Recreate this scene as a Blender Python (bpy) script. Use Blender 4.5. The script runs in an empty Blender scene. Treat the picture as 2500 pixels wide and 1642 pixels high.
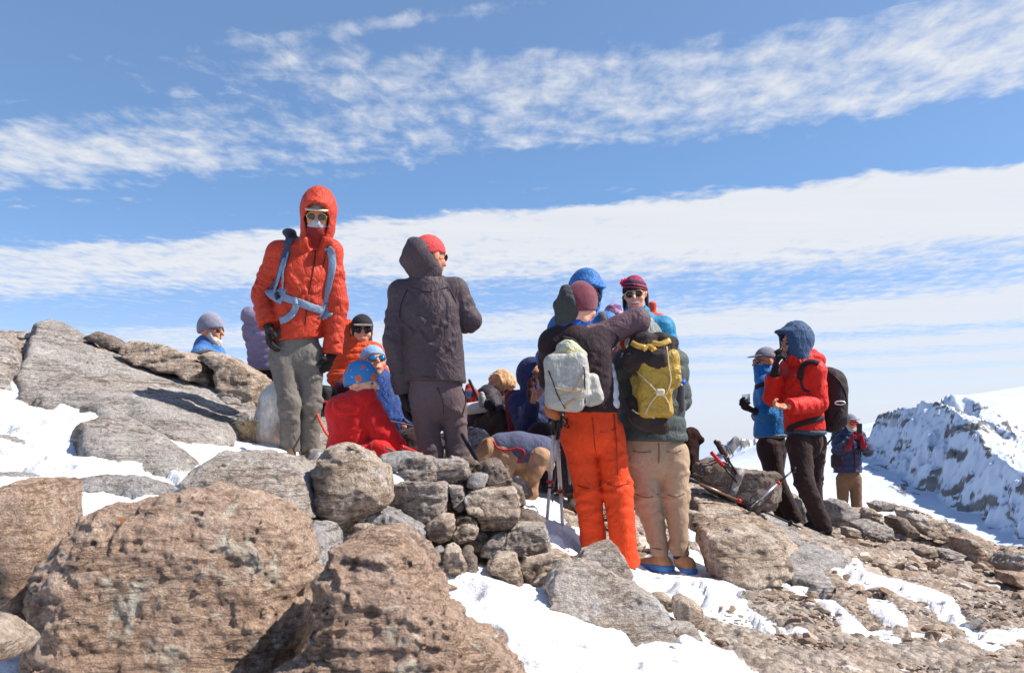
import bpy, math, random
import numpy as np
from mathutils import Vector, Matrix

# ------------------------------------------------------------------ camera, world, sun
SC = bpy.context.scene
COL = SC.collection
FPX = 2430.6            # focal length in photo pixels (35 mm lens)
HZ = 1050.0             # photo row of the horizon
cam_d = bpy.data.cameras.new('camera'); cam = bpy.data.objects.new('camera', cam_d); COL.objects.link(cam)
cam.location = (0, 0, 0); cam.rotation_euler = (math.radians(90), 0, 0)
cam_d.lens = 35; cam_d.sensor_width = 36; cam_d.shift_y = (HZ - 821) / 2500.0
cam_d.clip_start = 0.05; cam_d.clip_end = 60000
cam_d.dof.use_dof = True; cam_d.dof.focus_distance = 6.6; cam_d.dof.aperture_fstop = 8.0
SC.camera = cam
SC.view_settings.view_transform = 'Standard'; SC.view_settings.look = 'None'
SC.view_settings.exposure = 0.55; SC.view_settings.gamma = 1.0
SC.cycles.max_bounces = 6; SC.cycles.diffuse_bounces = 3

SUN_AZ, SUN_EL = math.radians(91), math.radians(49)
sun_dir = Vector((math.cos(SUN_EL)*math.sin(SUN_AZ), math.cos(SUN_EL)*math.cos(SUN_AZ), math.sin(SUN_EL)))
sd = bpy.data.lights.new('sun', 'SUN'); sd.energy = 4.9; sd.angle = math.radians(0.53); sd.color = (1.0, 0.94, 0.86)
sun = bpy.data.objects.new('sun', sd); COL.objects.link(sun)
sun.rotation_euler = sun_dir.to_track_quat('Z', 'Y').to_euler()

W = bpy.data.worlds.new('World'); SC.world = W; W.use_nodes = True
def build_sky():
    nt = W.node_tree; N = nt.nodes; L = nt.links; N.clear()
    def M(op, a, b=None, c=None, clamp=False):
        n = N.new('ShaderNodeMath'); n.operation = op; n.use_clamp = clamp
        for i, v in enumerate((a, b, c)):
            if v is None: continue
            if isinstance(v, (int, float)): n.inputs[i].default_value = v
            else: L.new(v, n.inputs[i])
        return n.outputs[0]
    tc = N.new('ShaderNodeTexCoord'); sep = N.new('ShaderNodeSeparateXYZ'); L.new(tc.outputs['Generated'], sep.inputs[0])
    x, y, z = sep.outputs
    zp = M('MAXIMUM', z, 0.012)
    u = M('DIVIDE', x, zp); v = M('DIVIDE', y, zp)
    den = M('ADD', M('ABSOLUTE', M('ADD', y, M('MULTIPLY', x, 0.30))), 0.02)
    t = M('DIVIDE', z, den)
    # curved streets: bands rise again at both sides
    X = M('DIVIDE', x, M('ADD', M('ABSOLUTE', y), 0.05))
    X = M('MAXIMUM', M('MINIMUM', X, 1.2), -1.2)
    Xp = M('MAXIMUM', X, 0.15)
    t = M('SUBTRACT', t, M('MULTIPLY', M('POWER', M('SUBTRACT', Xp, 0.15), 2), M('MULTIPLY', t, 0.75)))
    cmb = N.new('ShaderNodeCombineXYZ'); L.new(u, cmb.inputs[0]); L.new(v, cmb.inputs[1])
    def noise(scale, detail, rough, vec, sx=1, sy=1, off=0, dist=0.0, rot=0.0):
        mp = N.new('ShaderNodeMapping'); mp.inputs['Scale'].default_value = (sx, sy, 1); mp.inputs['Location'].default_value = (off, off*.7, off*.3)
        mp.inputs['Rotation'].default_value = (0, 0, rot)
        L.new(vec, mp.inputs[0])
        n = N.new('ShaderNodeTexNoise'); n.inputs['Scale'].default_value = scale; n.inputs['Detail'].default_value = detail
        n.inputs['Roughness'].default_value = rough; n.inputs['Distortion'].default_value = dist; L.new(mp.outputs[0], n.inputs['Vector'])
        return n.outputs[0]
    big = noise(1.1, 3, .5, cmb.outputs[0], 1, 1, 3.1)
    med = noise(3.5, 4, .55, cmb.outputs[0], 0.8, 1.0, 9.0, .3)
    cells = noise(9.0, 5, .6, cmb.outputs[0], 1.15, .62, 1.7, .2)
    streak = noise(2.2, 5, .6, cmb.outputs[0], .35, 1.5, 5.2, .2, -.29)
    # edges wander
    tj = M('ADD', t, M('MULTIPLY', M('SUBTRACT', big, .5), M('MULTIPLY', t, .16)))
    tj = M('ADD', tj, M('MULTIPLY', M('SUBTRACT', med, .5), M('MULTIPLY', t, .12)))
    ramp = N.new('ShaderNodeValToRGB'); L.new(M('MULTIPLY', tj, 2.0), ramp.inputs[0])
    stops = [(0, .80), (.04, .80), (.050, .55), (.058, .82), (.072, .80), (.082, .38), (.092, .84), (.106, .34), (.118, .86), (.132, .40), (.148, .86), (.166, .34), (.182, .85), (.215, .80), (.235, .42), (.265, .34), (.30, .55), (.325, .80), (.36, .93),
             (.41, .95), (.422, .80), (.442, .16), (.50, .02), (.53, .28), (.56, .48), (.63, .52), (.69, .46), (.72, .30), (.76, .14), (.82, .0), (1, .0)]
    e = ramp.color_ramp.elements
    while len(e) > 1: e.remove(e[-1])
    e[0].position = 0; e[0].color = (stops[0][1],)*3 + (1,)
    for p, c in stops[1:]:
        q = e.new(p); q.color = (c, c, c, 1)
    cov = ramp.outputs[0]
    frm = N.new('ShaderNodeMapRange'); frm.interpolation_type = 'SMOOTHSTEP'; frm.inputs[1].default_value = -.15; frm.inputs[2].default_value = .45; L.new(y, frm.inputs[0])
    cov = M('MULTIPLY', cov, frm.outputs[0])  # unseen sky behind the camera kept cloudless for a darker, bluer ambient light
    # the faint wisp high above the left part
    Z = M('DIVIDE', z, M('ADD', M('ABSOLUTE', y), 0.05))
    def wisp(cx, cz, wx, wz, sl, s):
        a = M('POWER', M('DIVIDE', M('SUBTRACT', X, cx), wx), 2)
        b = M('POWER', M('DIVIDE', M('SUBTRACT', M('SUBTRACT', Z, cz), M('MULTIPLY', M('SUBTRACT', X, cx), sl)), wz), 2)
        return M('MULTIPLY', M('EXPONENT', M('MULTIPLY', M('ADD', a, b), -1)), s)
    ws = M('ADD', wisp(-.13, .388, .19, .013, .13, .60), wisp(-.18, .352, .22, .020, .02, .50))
    ws = M('ADD', ws, wisp(-.50, .262, .20, .030, .06, .42))
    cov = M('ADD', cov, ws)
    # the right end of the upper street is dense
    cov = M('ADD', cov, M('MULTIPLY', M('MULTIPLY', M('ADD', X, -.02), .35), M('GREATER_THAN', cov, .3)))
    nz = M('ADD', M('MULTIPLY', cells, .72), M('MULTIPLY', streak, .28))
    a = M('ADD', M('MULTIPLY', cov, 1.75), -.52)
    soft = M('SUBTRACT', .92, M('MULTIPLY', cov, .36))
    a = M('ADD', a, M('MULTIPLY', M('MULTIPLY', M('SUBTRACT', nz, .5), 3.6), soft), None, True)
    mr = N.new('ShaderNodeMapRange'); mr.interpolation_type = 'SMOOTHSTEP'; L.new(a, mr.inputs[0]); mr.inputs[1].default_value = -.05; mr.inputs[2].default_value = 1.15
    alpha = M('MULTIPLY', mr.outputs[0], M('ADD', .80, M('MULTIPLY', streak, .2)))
    sky = N.new('ShaderNodeTexSky'); sky.sky_type = 'NISHITA'; sky.sun_disc = False
    sky.sun_elevation = SUN_EL; sky.sun_rotation = SUN_AZ; sky.altitude = 2600; sky.air_density = 1.0; sky.dust_density = 1.6; sky.ozone_density = 1.0
    hs = N.new('ShaderNodeHueSaturation'); hs.inputs['Hue'].default_value = .4985; hs.inputs['Saturation'].default_value = 1.17; hs.inputs['Value'].default_value = 1.0
    L.new(sky.outputs[0], hs.inputs['Color'])
    tint = N.new('ShaderNodeMixRGB'); tint.blend_type = 'MULTIPLY'; tint.inputs[0].default_value = 1
    tr = N.new('ShaderNodeValToRGB'); L.new(Z, tr.inputs[0]); te = tr.color_ramp.elements
    te[0].position = .0; te[0].color = (.80, .72, .92, 1); te[1].position = .5; te[1].color = (1.62, 1.28, 1.12, 1)
    tm = te.new(.22); tm.color = (.98, .95, .98, 1)
    L.new(hs.outputs[0], tint.inputs[1]); L.new(tr.outputs[0], tint.inputs[2])
    b1 = N.new('ShaderNodeBackground'); b1.inputs[1].default_value = .116; L.new(tint.outputs[0], b1.inputs[0])
    cc = N.new('ShaderNodeMixRGB'); L.new(M('MULTIPLY', M('SUBTRACT', 1.0, M('MULTIPLY', t, 7), None, True), .8), cc.inputs[0])
    cc.inputs[1].default_value = (.90, .905, .92, 1); cc.inputs[2].default_value = (.70, .80, .95, 1)
    b2 = N.new('ShaderNodeBackground'); L.new(cc.outputs[0], b2.inputs[0]); b2.inputs[1].default_value = .675
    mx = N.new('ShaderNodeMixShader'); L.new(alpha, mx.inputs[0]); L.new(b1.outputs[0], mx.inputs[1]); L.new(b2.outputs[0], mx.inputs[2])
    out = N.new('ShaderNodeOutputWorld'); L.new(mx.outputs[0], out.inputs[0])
build_sky()

# ------------------------------------------------------------------ helpers
def P(px, py, d): return np.array([(px-1250.0)*d/FPX, d, (HZ-py)*d/FPX])
def tag(o, label=None, cat=None, group=None, kind=None):
    if label: o['label'] = label
    if cat: o['category'] = cat
    if group: o['group'] = group
    if kind: o['kind'] = kind
    return o
def mesh_obj(name, V, Fq, mat=None, parent=None, smooth=True):
    V = np.asarray(V, dtype=np.float32)
    me = bpy.data.meshes.new(name)
    if isinstance(Fq, np.ndarray):
        n, k = Fq.shape
        me.vertices.add(len(V)); me.vertices.foreach_set('co', V.ravel())
        me.loops.add(n*k); me.loops.foreach_set('vertex_index', Fq.astype(np.int32).ravel())
        me.polygons.add(n); me.polygons.foreach_set('loop_start', np.arange(0, n*k, k, dtype=np.int32))
        me.polygons.foreach_set('loop_total', np.full(n, k, dtype=np.int32))
    else:
        me.from_pydata([tuple(v) for v in V.tolist()], [], Fq)
    me.update(calc_edges=True); me.validate()
    me.polygons.foreach_set('use_smooth', np.full(len(me.polygons), smooth, dtype=bool))
    if mat: me.materials.append(mat)
    o = bpy.data.objects.new(name, me); COL.objects.link(o)
    if parent is not None:
        o.parent = parent; o.matrix_parent_inverse = Matrix.Identity(4)
        c = Vector((0,0,0)); q = parent
        while q is not None: c = c + q.location; q = q.parent
        o.location = -c
    return o
def rebase(o, p):
    """move the origin of a mesh object (no children yet) to p"""
    p = Vector(p); o.data.transform(Matrix.Translation(-p)); o.location = p; return o
def empty(name, loc):
    o = bpy.data.objects.new(name, None); COL.objects.link(o); o.location = Vector(loc); o.empty_display_size = .1; return o

def _h(ix, iy, iz, seed):
    n = (ix.astype(np.int64)*374761393 + iy.astype(np.int64)*668265263 + iz.astype(np.int64)*2147483647 + seed*1274126177) & 0xffffffff
    n = (n ^ (n >> 13)) * 1274126177 & 0xffffffff
    n = (n ^ (n >> 16)) * 2246822519 & 0xffffffff
    return ((n ^ (n >> 15)) & 0xffffff).astype(np.float32) / float(0xffffff)
def vn(x, y, z, seed=0):
    fx, fy, fz = np.floor(x), np.floor(y), np.floor(z)
    tx, ty, tz = x-fx, y-fy, z-fz
    tx = tx*tx*(3-2*tx); ty = ty*ty*(3-2*ty); tz = tz*tz*(3-2*tz)
    def c(a, b, d): return _h(fx+a, fy+b, fz+d, seed)
    r = 0
    x00 = c(0,0,0)*(1-tx)+c(1,0,0)*tx; x10 = c(0,1,0)*(1-tx)+c(1,1,0)*tx
    x01 = c(0,0,1)*(1-tx)+c(1,0,1)*tx; x11 = c(0,1,1)*(1-tx)+c(1,1,1)*tx
    return (x00*(1-ty)+x10*ty)*(1-tz)+(x01*(1-ty)+x11*ty)*tz - .5
def fbm(x, y, z, sc, oc=4, seed=0, gain=.5, ridge=False):
    r = 0; a = 1.0; t = 0
    for i in range(oc):
        n = vn(x*sc+13.7*i, y*sc-7.3*i, z*sc+3.1*i, seed+i)
        r = r + a*((.25-np.abs(n))*2 if ridge else n*2); t += a; a *= gain; sc *= 2.03
    return r/t
def smin(a, b, k):
    h = np.clip(.5+.5*(b-a)/k, 0, 1); return b*(1-h)+a*h-k*h*(1-h)
def smax(a, b, k): return -smin(-a, -b, k)
def sstep(a, b, x):
    t = np.clip((x-a)/(b-a), 0, 1); return t*t*(3-2*t)
def surf_nets(D, o, h):
    """D: grid of signed distances; returns vertices and quads"""
    S = D < 0
    c = np.zeros(np.array(D.shape)-1, dtype=np.int8)
    for i in (0,1):
        for j in (0,1):
            for k in (0,1):
                c += S[i:S.shape[0]-1+i, j:S.shape[1]-1+j, k:S.shape[2]-1+k]
    act = (c > 0) & (c < 8); ids = np.argwhere(act)
    if len(ids) == 0: return np.zeros((0,3)), np.zeros((0,4), dtype=int)
    idx = -np.ones(act.shape, dtype=np.int64); idx[act] = np.arange(len(ids))
    acc = np.zeros((len(ids), 3)); cnt = np.zeros(len(ids))
    X, Y, Z = ids.T
    cs = [(i,j,k) for i in (0,1) for j in (0,1) for k in (0,1)]
    for a in cs:
        for ax in range(3):
            if a[ax]: continue
            b = list(a); b[ax] = 1
            da = D[X+a[0], Y+a[1], Z+a[2]]; db = D[X+b[0], Y+b[1], Z+b[2]]
            m = (da < 0) != (db < 0)
            t = np.where(m, da/np.where(m, da-db, 1), 0)
            p = np.stack([np.full(len(ids), float(a[q])) for q in range(3)], 1); p[:, ax] += t
            acc[m] += p[m]; cnt[m] += 1
    V = (ids + acc/cnt[:, None])*h + np.asarray(o)
    Q = []
    for ax in range(3):
        sl0 = [slice(None)]*3; sl1 = [slice(None)]*3; sl0[ax] = slice(0, -1); sl1[ax] = slice(1, None)
        A = S[tuple(sl0)]; B = S[tuple(sl1)]
        e = np.argwhere(A != B)
        o1, o2 = [(1,2), (2,0), (0,1)][ax]
        ok = (e[:, o1] > 0) & (e[:, o2] > 0) & (e[:, o1] < D.shape[o1]-1) & (e[:, o2] < D.shape[o2]-1)
        e = e[ok]
        def g(d1, d2):
            q = e.copy(); q[:, o1] -= d1; q[:, o2] -= d2; return idx[q[:,0], q[:,1], q[:,2]]
        q = np.stack([g(1,1), g(0,1), g(0,0), g(1,0)], 1)
        fl = A[e[:,0], e[:,1], e[:,2]]
        q[~fl] = q[~fl][:, ::-1]
        Q.append(q)
    Q = np.concatenate(Q); Q = Q[(Q >= 0).all(1)]
    return V, Q
def poly_sd(px, py, pts):
    """signed distance to polygon (neg inside), vectorised"""
    pts = np.asarray(pts, float); n = len(pts)
    d = np.full(px.shape, 1e18); ins = np.zeros(px.shape, bool)
    for i in range(n):
        ax, ay = pts[i]; bx, by = pts[(i+1) % n]
        ex, ey = bx-ax, by-ay; wx, wy = px-ax, py-ay
        t = np.clip((wx*ex+wy*ey)/(ex*ex+ey*ey+1e-12), 0, 1)
        d = np.minimum(d, (wx-ex*t)**2+(wy-ey*t)**2)
        if ay != by:
            c = ((ay > py) != (by > py)) & (px < (bx-ax)*(py-ay)/(by-ay)+ax); ins ^= c
    d = np.sqrt(d); return np.where(ins, -d, d)

# ------------------------------------------------------------------ materials
def lin(c):
    return tuple(((v/255.)/12.92 if v/255. <= .04045 else ((v/255.+.055)/1.055)**2.4) for v in c) + (1,)
class NT:
    def __init__(s, name):
        s.m = bpy.data.materials.new(name); s.m.use_nodes = True; s.nt = s.m.node_tree; s.N = s.nt.nodes; s.L = s.nt.links
        s.b = s.N['Principled BSDF']; s.tc = s.N.new('ShaderNodeTexCoord')
    def mapv(s, scale=(1,1,1), rot=(0,0,0), space='Object'):
        mp = s.N.new('ShaderNodeMapping'); mp.inputs['Scale'].default_value = scale; mp.inputs['Rotation'].default_value = rot
        s.L.new(s.tc.outputs[space], mp.inputs[0]); return mp.outputs[0]
    def noise(s, scale, detail=4, rough=.55, vec=None, dist=0, typ=None):
        n = s.N.new('ShaderNodeTexNoise'); n.inputs['Scale'].default_value = scale; n.inputs['Detail'].default_value = detail
        n.inputs['Roughness'].default_value = rough; n.inputs['Distortion'].default_value = dist
        s.L.new(vec if vec is not None else s.tc.outputs['Object'], n.inputs['Vector']); return n.outputs[0]
    def vor(s, scale, feat='F1', vec=None, out='Distance', rnd=1):
        n = s.N.new('ShaderNodeTexVoronoi'); n.feature = feat; n.inputs['Scale'].default_value = scale; n.inputs['Randomness'].default_value = rnd
        s.L.new(vec if vec is not None else s.tc.outputs['Object'], n.inputs['Vector']); return n.outputs[out]
    def ramp(s, fac, stops):
        r = s.N.new('ShaderNodeValToRGB'); e = r.color_ramp.elements
        while len(e) > 1: e.remove(e[-1])
        e[0].position = stops[0][0]; e[0].color = stops[0][1] if len(stops[0][1]) == 4 else tuple(stops[0][1])+(1,)
        for p, c in stops[1:]:
            q = e.new(p); q.color = c if len(c) == 4 else tuple(c)+(1,)
        s.L.new(fac, r.inputs[0]); return r.outputs[0]
    def mix(s, fac, a, b, mode='MIX'):
        m = s.N.new('ShaderNodeMixRGB'); m.blend_type = mode
        for i, v in enumerate((fac, a, b)):
            if isinstance(v, (int, float)): m.inputs[i].default_value = v if i == 0 else (v, v, v, 1)
            elif isinstance(v, tuple): m.inputs[i].default_value = v
            else: s.L.new(v, m.inputs[i])
        return m.outputs[0]
    def math(s, op, a, b=None, clamp=False):
        n = s.N.new('ShaderNodeMath'); n.operation = op; n.use_clamp = clamp
        for i, v in enumerate((a, b)):
            if v is None: continue
            if isinstance(v, (int, float)): n.inputs[i].default_value = v
            else: s.L.new(v, n.inputs[i])
        return n.outputs[0]
    def attr(s, name):
        a = s.N.new('ShaderNodeAttribute'); a.attribute_name = name; return a.outputs['Fac']
    def attrc(s, name):
        a = s.N.new('ShaderNodeAttribute'); a.attribute_name = name; return a.outputs['Color']
    def bump(s, h, strength=.5, dist=.01, normal=None):
        b = s.N.new('ShaderNodeBump'); b.inputs['Strength'].default_value = strength; b.inputs['Distance'].default_value = dist
        s.L.new(h, b.inputs['Height'])
        if normal is not None: s.L.new(normal, b.inputs['Normal'])
        return b.outputs[0]
    def done(s, col=None, rough=.8, normal=None, spec=.3, **kw):
        if col is not None:
            if isinstance(col, tuple): s.b.inputs['Base Color'].default_value = col
            else: s.L.new(col, s.b.inputs['Base Color'])
        if isinstance(rough, (int, float)): s.b.inputs['Roughness'].default_value = rough
        else: s.L.new(rough, s.b.inputs['Roughness'])
        s.b.inputs['Specular IOR Level'].default_value = spec
        if normal is not None: s.L.new(normal, s.b.inputs['Normal'])
        for k, v in kw.items():
            s.b.inputs[k].default_value = v
        return s.m

def rock_mat(name, base, dark, light, lichen=.0, brown=(.34,.21,.12,1), brown_amt=.3, pit=.5, scale=1.0, streak=(1,1,1), seedrot=0.0, knob=.0):
    t = NT(name); vec = t.mapv((scale, scale, scale), (seedrot, seedrot*.7, seedrot*1.3), 'Object')
    vs = t.mapv(tuple(scale*q for q in streak), (seedrot*.2, .25, 0), 'Object')
    n1 = t.noise(2.6, 5, .6, vec, .4); n2 = t.noise(13, 8, .72, vs, .3); n3 = t.noise(52, 6, .75, vec)
    n4 = t.noise(190, 3, .7, vec)
    c = t.ramp(n2, [(.34, dark), (.46, base), (.56, base), (.68, light)])
    c = t.mix(t.ramp(n1, [(.42, (0,0,0)), (.62, (brown_amt,)*3)]), c, brown)
    c = t.mix(.8, c, t.ramp(n3, [(.34, (.50,.46,.43)), (.5, (1,1,1)), (.66, (1.45,1.43,1.4))]), 'MULTIPLY')
    c = t.mix(.7, c, t.ramp(n4, [(.34, (.55,.52,.5)), (.52, (1,1,1)), (.68, (1.4,1.38,1.35))]), 'MULTIPLY')
    # pale crust patches and white flecks
    pale = t.ramp(t.noise(6, 7, .75, vec, .8), [(.57, (0,0,0)), (.62, (.55,)*3)])
    c = t.mix(pale, c, (min(light[0]*1.15,.8), min(light[1]*1.15,.8), min(light[2]*1.17,.8), 1))
    # dark pits and crust
    v1 = t.vor(26, vec=vec); pm = t.math('MULTIPLY', t.ramp(v1, [(.08, (1,1,1)), (.30, (0,0,0))]), t.ramp(t.noise(4, 4, .6, vec), [(.46, (0,0,0)), (.58, (1,1,1))]))
    c = t.mix(t.math('MULTIPLY', pm, pit), c, (dark[0]*.55, dark[1]*.5, dark[2]*.45, 1))
    # thin bedding lines
    bed = t.noise(4.5, 6, .7, t.mapv((scale*.5, scale*.5, scale*4.5), (.12, .33, seedrot)), .5)
    bm_ = t.math('MULTIPLY', t.ramp(bed, [(.470, (0,0,0)), (.492, (1,1,1)), (.514, (0,0,0))]), t.ramp(n1, [(.40, (0,0,0)), (.55, (1,1,1))]))
    c = t.mix(t.math('MULTIPLY', bm_, .65), c, (dark[0]*.6, dark[1]*.5, dark[2]*.45, 1))
    if lichen > 0:
        ln = t.noise(8, 6, .78, t.mapv((scale,)*3, (1.1, .4, seedrot)), .6)
        lm = t.ramp(ln, [(.70-lichen*.11, (0,0,0)), (.72-lichen*.11, (1,1,1))])
        c = t.mix(t.math('MULTIPLY', lm, .85), c, (.50, .14, .03, 1))
    hgt = t.math('ADD', t.math('MULTIPLY', n2, .7), t.math('ADD', t.math('MULTIPLY', n3, .42), t.math('MULTIPLY', n4, .14)))
    hgt = t.math('SUBTRACT', t.math('SUBTRACT', hgt, t.math('MULTIPLY', pm, .22)), t.math('MULTIPLY', bm_, .22))
    if knob > 0:
        sm = t.N.new('ShaderNodeTexVoronoi'); sm.feature = 'SMOOTH_F1'; sm.inputs['Scale'].default_value = 21; sm.inputs['Smoothness'].default_value = .35
        wv = t.N.new('ShaderNodeVectorMath'); wv.operation = 'ADD'; t.L.new(vec, wv.inputs[0])
        nc = t.N.new('ShaderNodeTexNoise'); nc.inputs['Scale'].default_value = 9; nc.inputs['Detail'].default_value = 4; t.L.new(vec, nc.inputs['Vector'])
        sc_ = t.N.new('ShaderNodeVectorMath'); sc_.operation = 'SCALE'; sc_.inputs['Scale'].default_value = .09; t.L.new(nc.outputs['Color'], sc_.inputs[0]); t.L.new(sc_.outputs[0], wv.inputs[1]); t.L.new(wv.outputs[0], sm.inputs['Vector'])
        km = t.ramp(t.noise(2.1, 3, .5, vec), [(.42, (.15,.15,.15)), (.58, (1,1,1))])
        kk = t.math('MULTIPLY', t.math('MULTIPLY', sm.outputs[0], km), knob)
        hgt = t.math('SUBTRACT', hgt, kk)
        c = t.mix(t.math('MULTIPLY', t.ramp(sm.outputs[0], [(.45, (0,0,0)), (.8, (1,1,1))]), t.math('MULTIPLY', km, .5)), c, (dark[0]*.8, dark[1]*.7, dark[2]*.6, 1))
    return t.done(c, .88, t.bump(hgt, 1.0, .055/scale**.3), .25)
def cl(*c): return tuple(c)+(1,)
RM = dict(
    grey=rock_mat('grey_limestone', cl(.60,.54,.485), cl(.28,.225,.19), cl(.80,.75,.70), .1, brown_amt=.45, pit=.45, streak=(1,1,2.2), seedrot=.3),
    slab=rock_mat('pale_slab_limestone', cl(.50,.465,.43), cl(.29,.25,.22), cl(.68,.64,.60), .0, brown_amt=.25, pit=.75, scale=.9, streak=(.45,.9,2.2), seedrot=.8),
    tan=rock_mat('tan_limestone', cl(.68,.56,.45), cl(.31,.22,.16), cl(.86,.77,.67), .15, brown_amt=.45, pit=.4, seedrot=1.9, knob=.3),
    brown=rock_mat('brown_weathered_limestone', cl(.60,.43,.325), cl(.27,.175,.125), cl(.82,.69,.56), .35, brown=cl(.48,.31,.20), brown_amt=.45, pit=.3, scale=1.0, streak=(.7,.7,1.8), seedrot=2.4, knob=.6),
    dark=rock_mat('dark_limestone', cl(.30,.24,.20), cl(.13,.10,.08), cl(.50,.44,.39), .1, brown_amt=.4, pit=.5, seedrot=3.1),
    blue=rock_mat('blue_grey_limestone', cl(.46,.44,.43), cl(.25,.225,.21), cl(.66,.64,.62), .1, brown_amt=.25, pit=.4, seedrot=4.0),
    lich=rock_mat('lichen_spotted_limestone', cl(.54,.48,.43), cl(.26,.21,.18), cl(.72,.67,.61), .95, brown_amt=.35, pit=.3, seedrot=.9, streak=(1,1,2.0)),
)
# ------------------------------------------------------------------ summit ground
CT = [(50,1625,2.75),(600,1900,2.0),(900,1900,2.1),(250,1280,3.6),(100,1160,4.3),(300,1080,5.2),(100,1000,6.2),(60,915,6.6),(250,1003,6.3),(500,1063,6.3),(95,812,8.6),(170,808,8.6),(300,868,8.3),(450,932,8.0),(0,828,8.2),(-200,810,8),(560,985,8.0),(130,870,7.4),(400,980,7.0),(600,1098,6.2),(622,1092,6.7),(750,1142,6.4),(700,1330,3.9),
 (960,1150,5.6),(850,1190,5.8),(1300,1235,6.5),(1330,1270,6.2),(1400,1330,5.8),(1520,1414,5.7),(1640,1410,5.9),(1150,1400,4.4),(1250,1500,3.7),(1400,1620,3.2),
 (1750,1420,5.2),(1650,1500,4.4),(2000,1450,5.4),(2000,1600,3.9),(2400,1560,4.5),(2200,1380,6.8),(2480,1450,6.6),(2100,1310,8.2),(2300,1340,7.8),
 (1700,1240,7.4),(1850,1250,7.8),(1990,1350,8.2),(960,1095,6.9),(870,1000,8.2),(650,975,8.0),(1200,1110,8.2),(1310,1155,7.6),(1300,1215,6.9),
 (1200,1130,9.6),(1400,1170,9.2),(2100,1250,10),(2350,1325,9.2),(2450,1400,8.3),(2080,1325,13.5),(1250,1140,12),(600,1010,10),(1600,1190,10),(1800,1180,10.5),
 (100,880,10.5),(400,960,10),(-400,1200,4),(-300,1660,2.7),(2900,1500,5),(2900,1420,8),(1250,1900,2.2),(2500,1900,2.4),(1700,1150,16),(300,1010,14),(2600,1400,14)]
_ct = np.array([P(*c) for c in CT])
_cx, _cz = _ct[:, :2], _ct[:, 2]
def _U(r2): return r2*np.log(r2+1e-9)*.5
def _tps_fit(pts, z, lam):
    n = len(pts); K = _U(((pts[:,None]-pts[None])**2).sum(-1)) + lam*np.eye(n)
    Pm = np.c_[np.ones(n), pts]; A = np.zeros((n+3, n+3)); A[:n,:n] = K; A[:n,n:] = Pm; A[n:,:n] = Pm.T
    return np.linalg.solve(A, np.r_[z, 0, 0, 0])
_w = _tps_fit(_cx, _cz, .15)
def ground_z(x, y):
    x = np.asarray(x, float); y = np.asarray(y, float)
    xc = np.clip(x, -6, 6.5); yc = np.clip(y, 1.4, 15)
    r = _w[-3] + _w[-2]*xc + _w[-1]*yc
    for i in range(len(_cx)):
        r = r + _w[i]*_U((xc-_cx[i,0])**2+(yc-_cx[i,1])**2)
    r = r - .35*(x-xc) * (x > xc) - .1*np.abs(x-xc)*(x < xc)
    r = r - np.where(y > 15, (y-15)*.62+ (y-15)**2*.01, 0)
    r = r - np.where(y < 1.4, (1.4-y)*.12, 0)
    return r
SNOW = [
 [(-900,905),(-60,905),(44,925),(103,950),(147,955),(260,1000),(330,1010),(430,1040),(480,1060),(560,1070),(640,1078),(760,1095),(900,1130),(960,1105),(1000,1110),(1000,1180),(990,1250),(930,1300),(860,1330),(790,1400),(500,1900),(-900,1900)],
 [(1030,1345),(1090,1382),(1160,1388),(1210,1400),(1270,1430),(1330,1425),(1350,1420),(1420,1400),(1460,1360),(1700,1355),(1745,1390),(1840,1412),(1930,1422),(2020,1445),(2060,1500),(2120,1530),(2225,1567),(2180,1572),(2070,1540),(2040,1500),(1990,1460),(1920,1432),(1840,1432),(1805,1445),(1830,1480),(1900,1520),(1965,1552),(1900,1548),(1800,1512),(1730,1495),(1690,1478),(1650,1500),(1640,1530),(1700,1530),(1722,1570),(1780,1600),(1850,1650),(1900,1900),(1250,1900),(1250,1640),(1230,1600),(1130,1500),(1070,1430),(1040,1385)],
 [(1275,1200),(1330,1208),(1420,1212),(1430,1245),(1378,1232),(1372,1262),(1395,1292),(1440,1290),(1475,1330),(1500,1380),(1430,1360),(1345,1350),(1290,1290),(1282,1240)],
 [(1680,1300),(1710,1295),(1716,1320),(1690,1332),(1676,1318)],
 [(2012,1382),(2080,1382),(2090,1362),(2140,1410),(2250,1442),(2320,1462),(2332,1480),(2372,1525),(2398,1542),(2560,1540),(2560,1556),(2500,1562),(2420,1588),(2396,1582),(2350,1560),(2290,1562),(2300,1553),(2392,1556),(2370,1545),(2280,1488),(2180,1442),(2100,1432),(2045,1405)],
 [(2120,1458),(2152,1462),(2205,1500),(2212,1535),(2160,1522),(2122,1492)],
 [(2230,1550),(2262,1556),(2255,1562),(2235,1558)],
]
def snow_mask(x, y, z):
    px = 1250+x/y*FPX; py = HZ-z/y*FPX
    n = fbm(x, y, z*0, 3.5, 5, 11, .6); n2 = fbm(x, y, z*0, 3.5, 5, 47, .6)
    amp = 13*np.clip(5/y, .5, 2)
    px = px + n*amp; py = py + n2*amp*.6
    sd_ = np.full(x.shape, 1e9)
    for pg in SNOW: sd_ = np.minimum(sd_, poly_sd(px, py, pg))
    return -sd_ * y / FPX + .022        # metres (roughly) inside the snow
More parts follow.
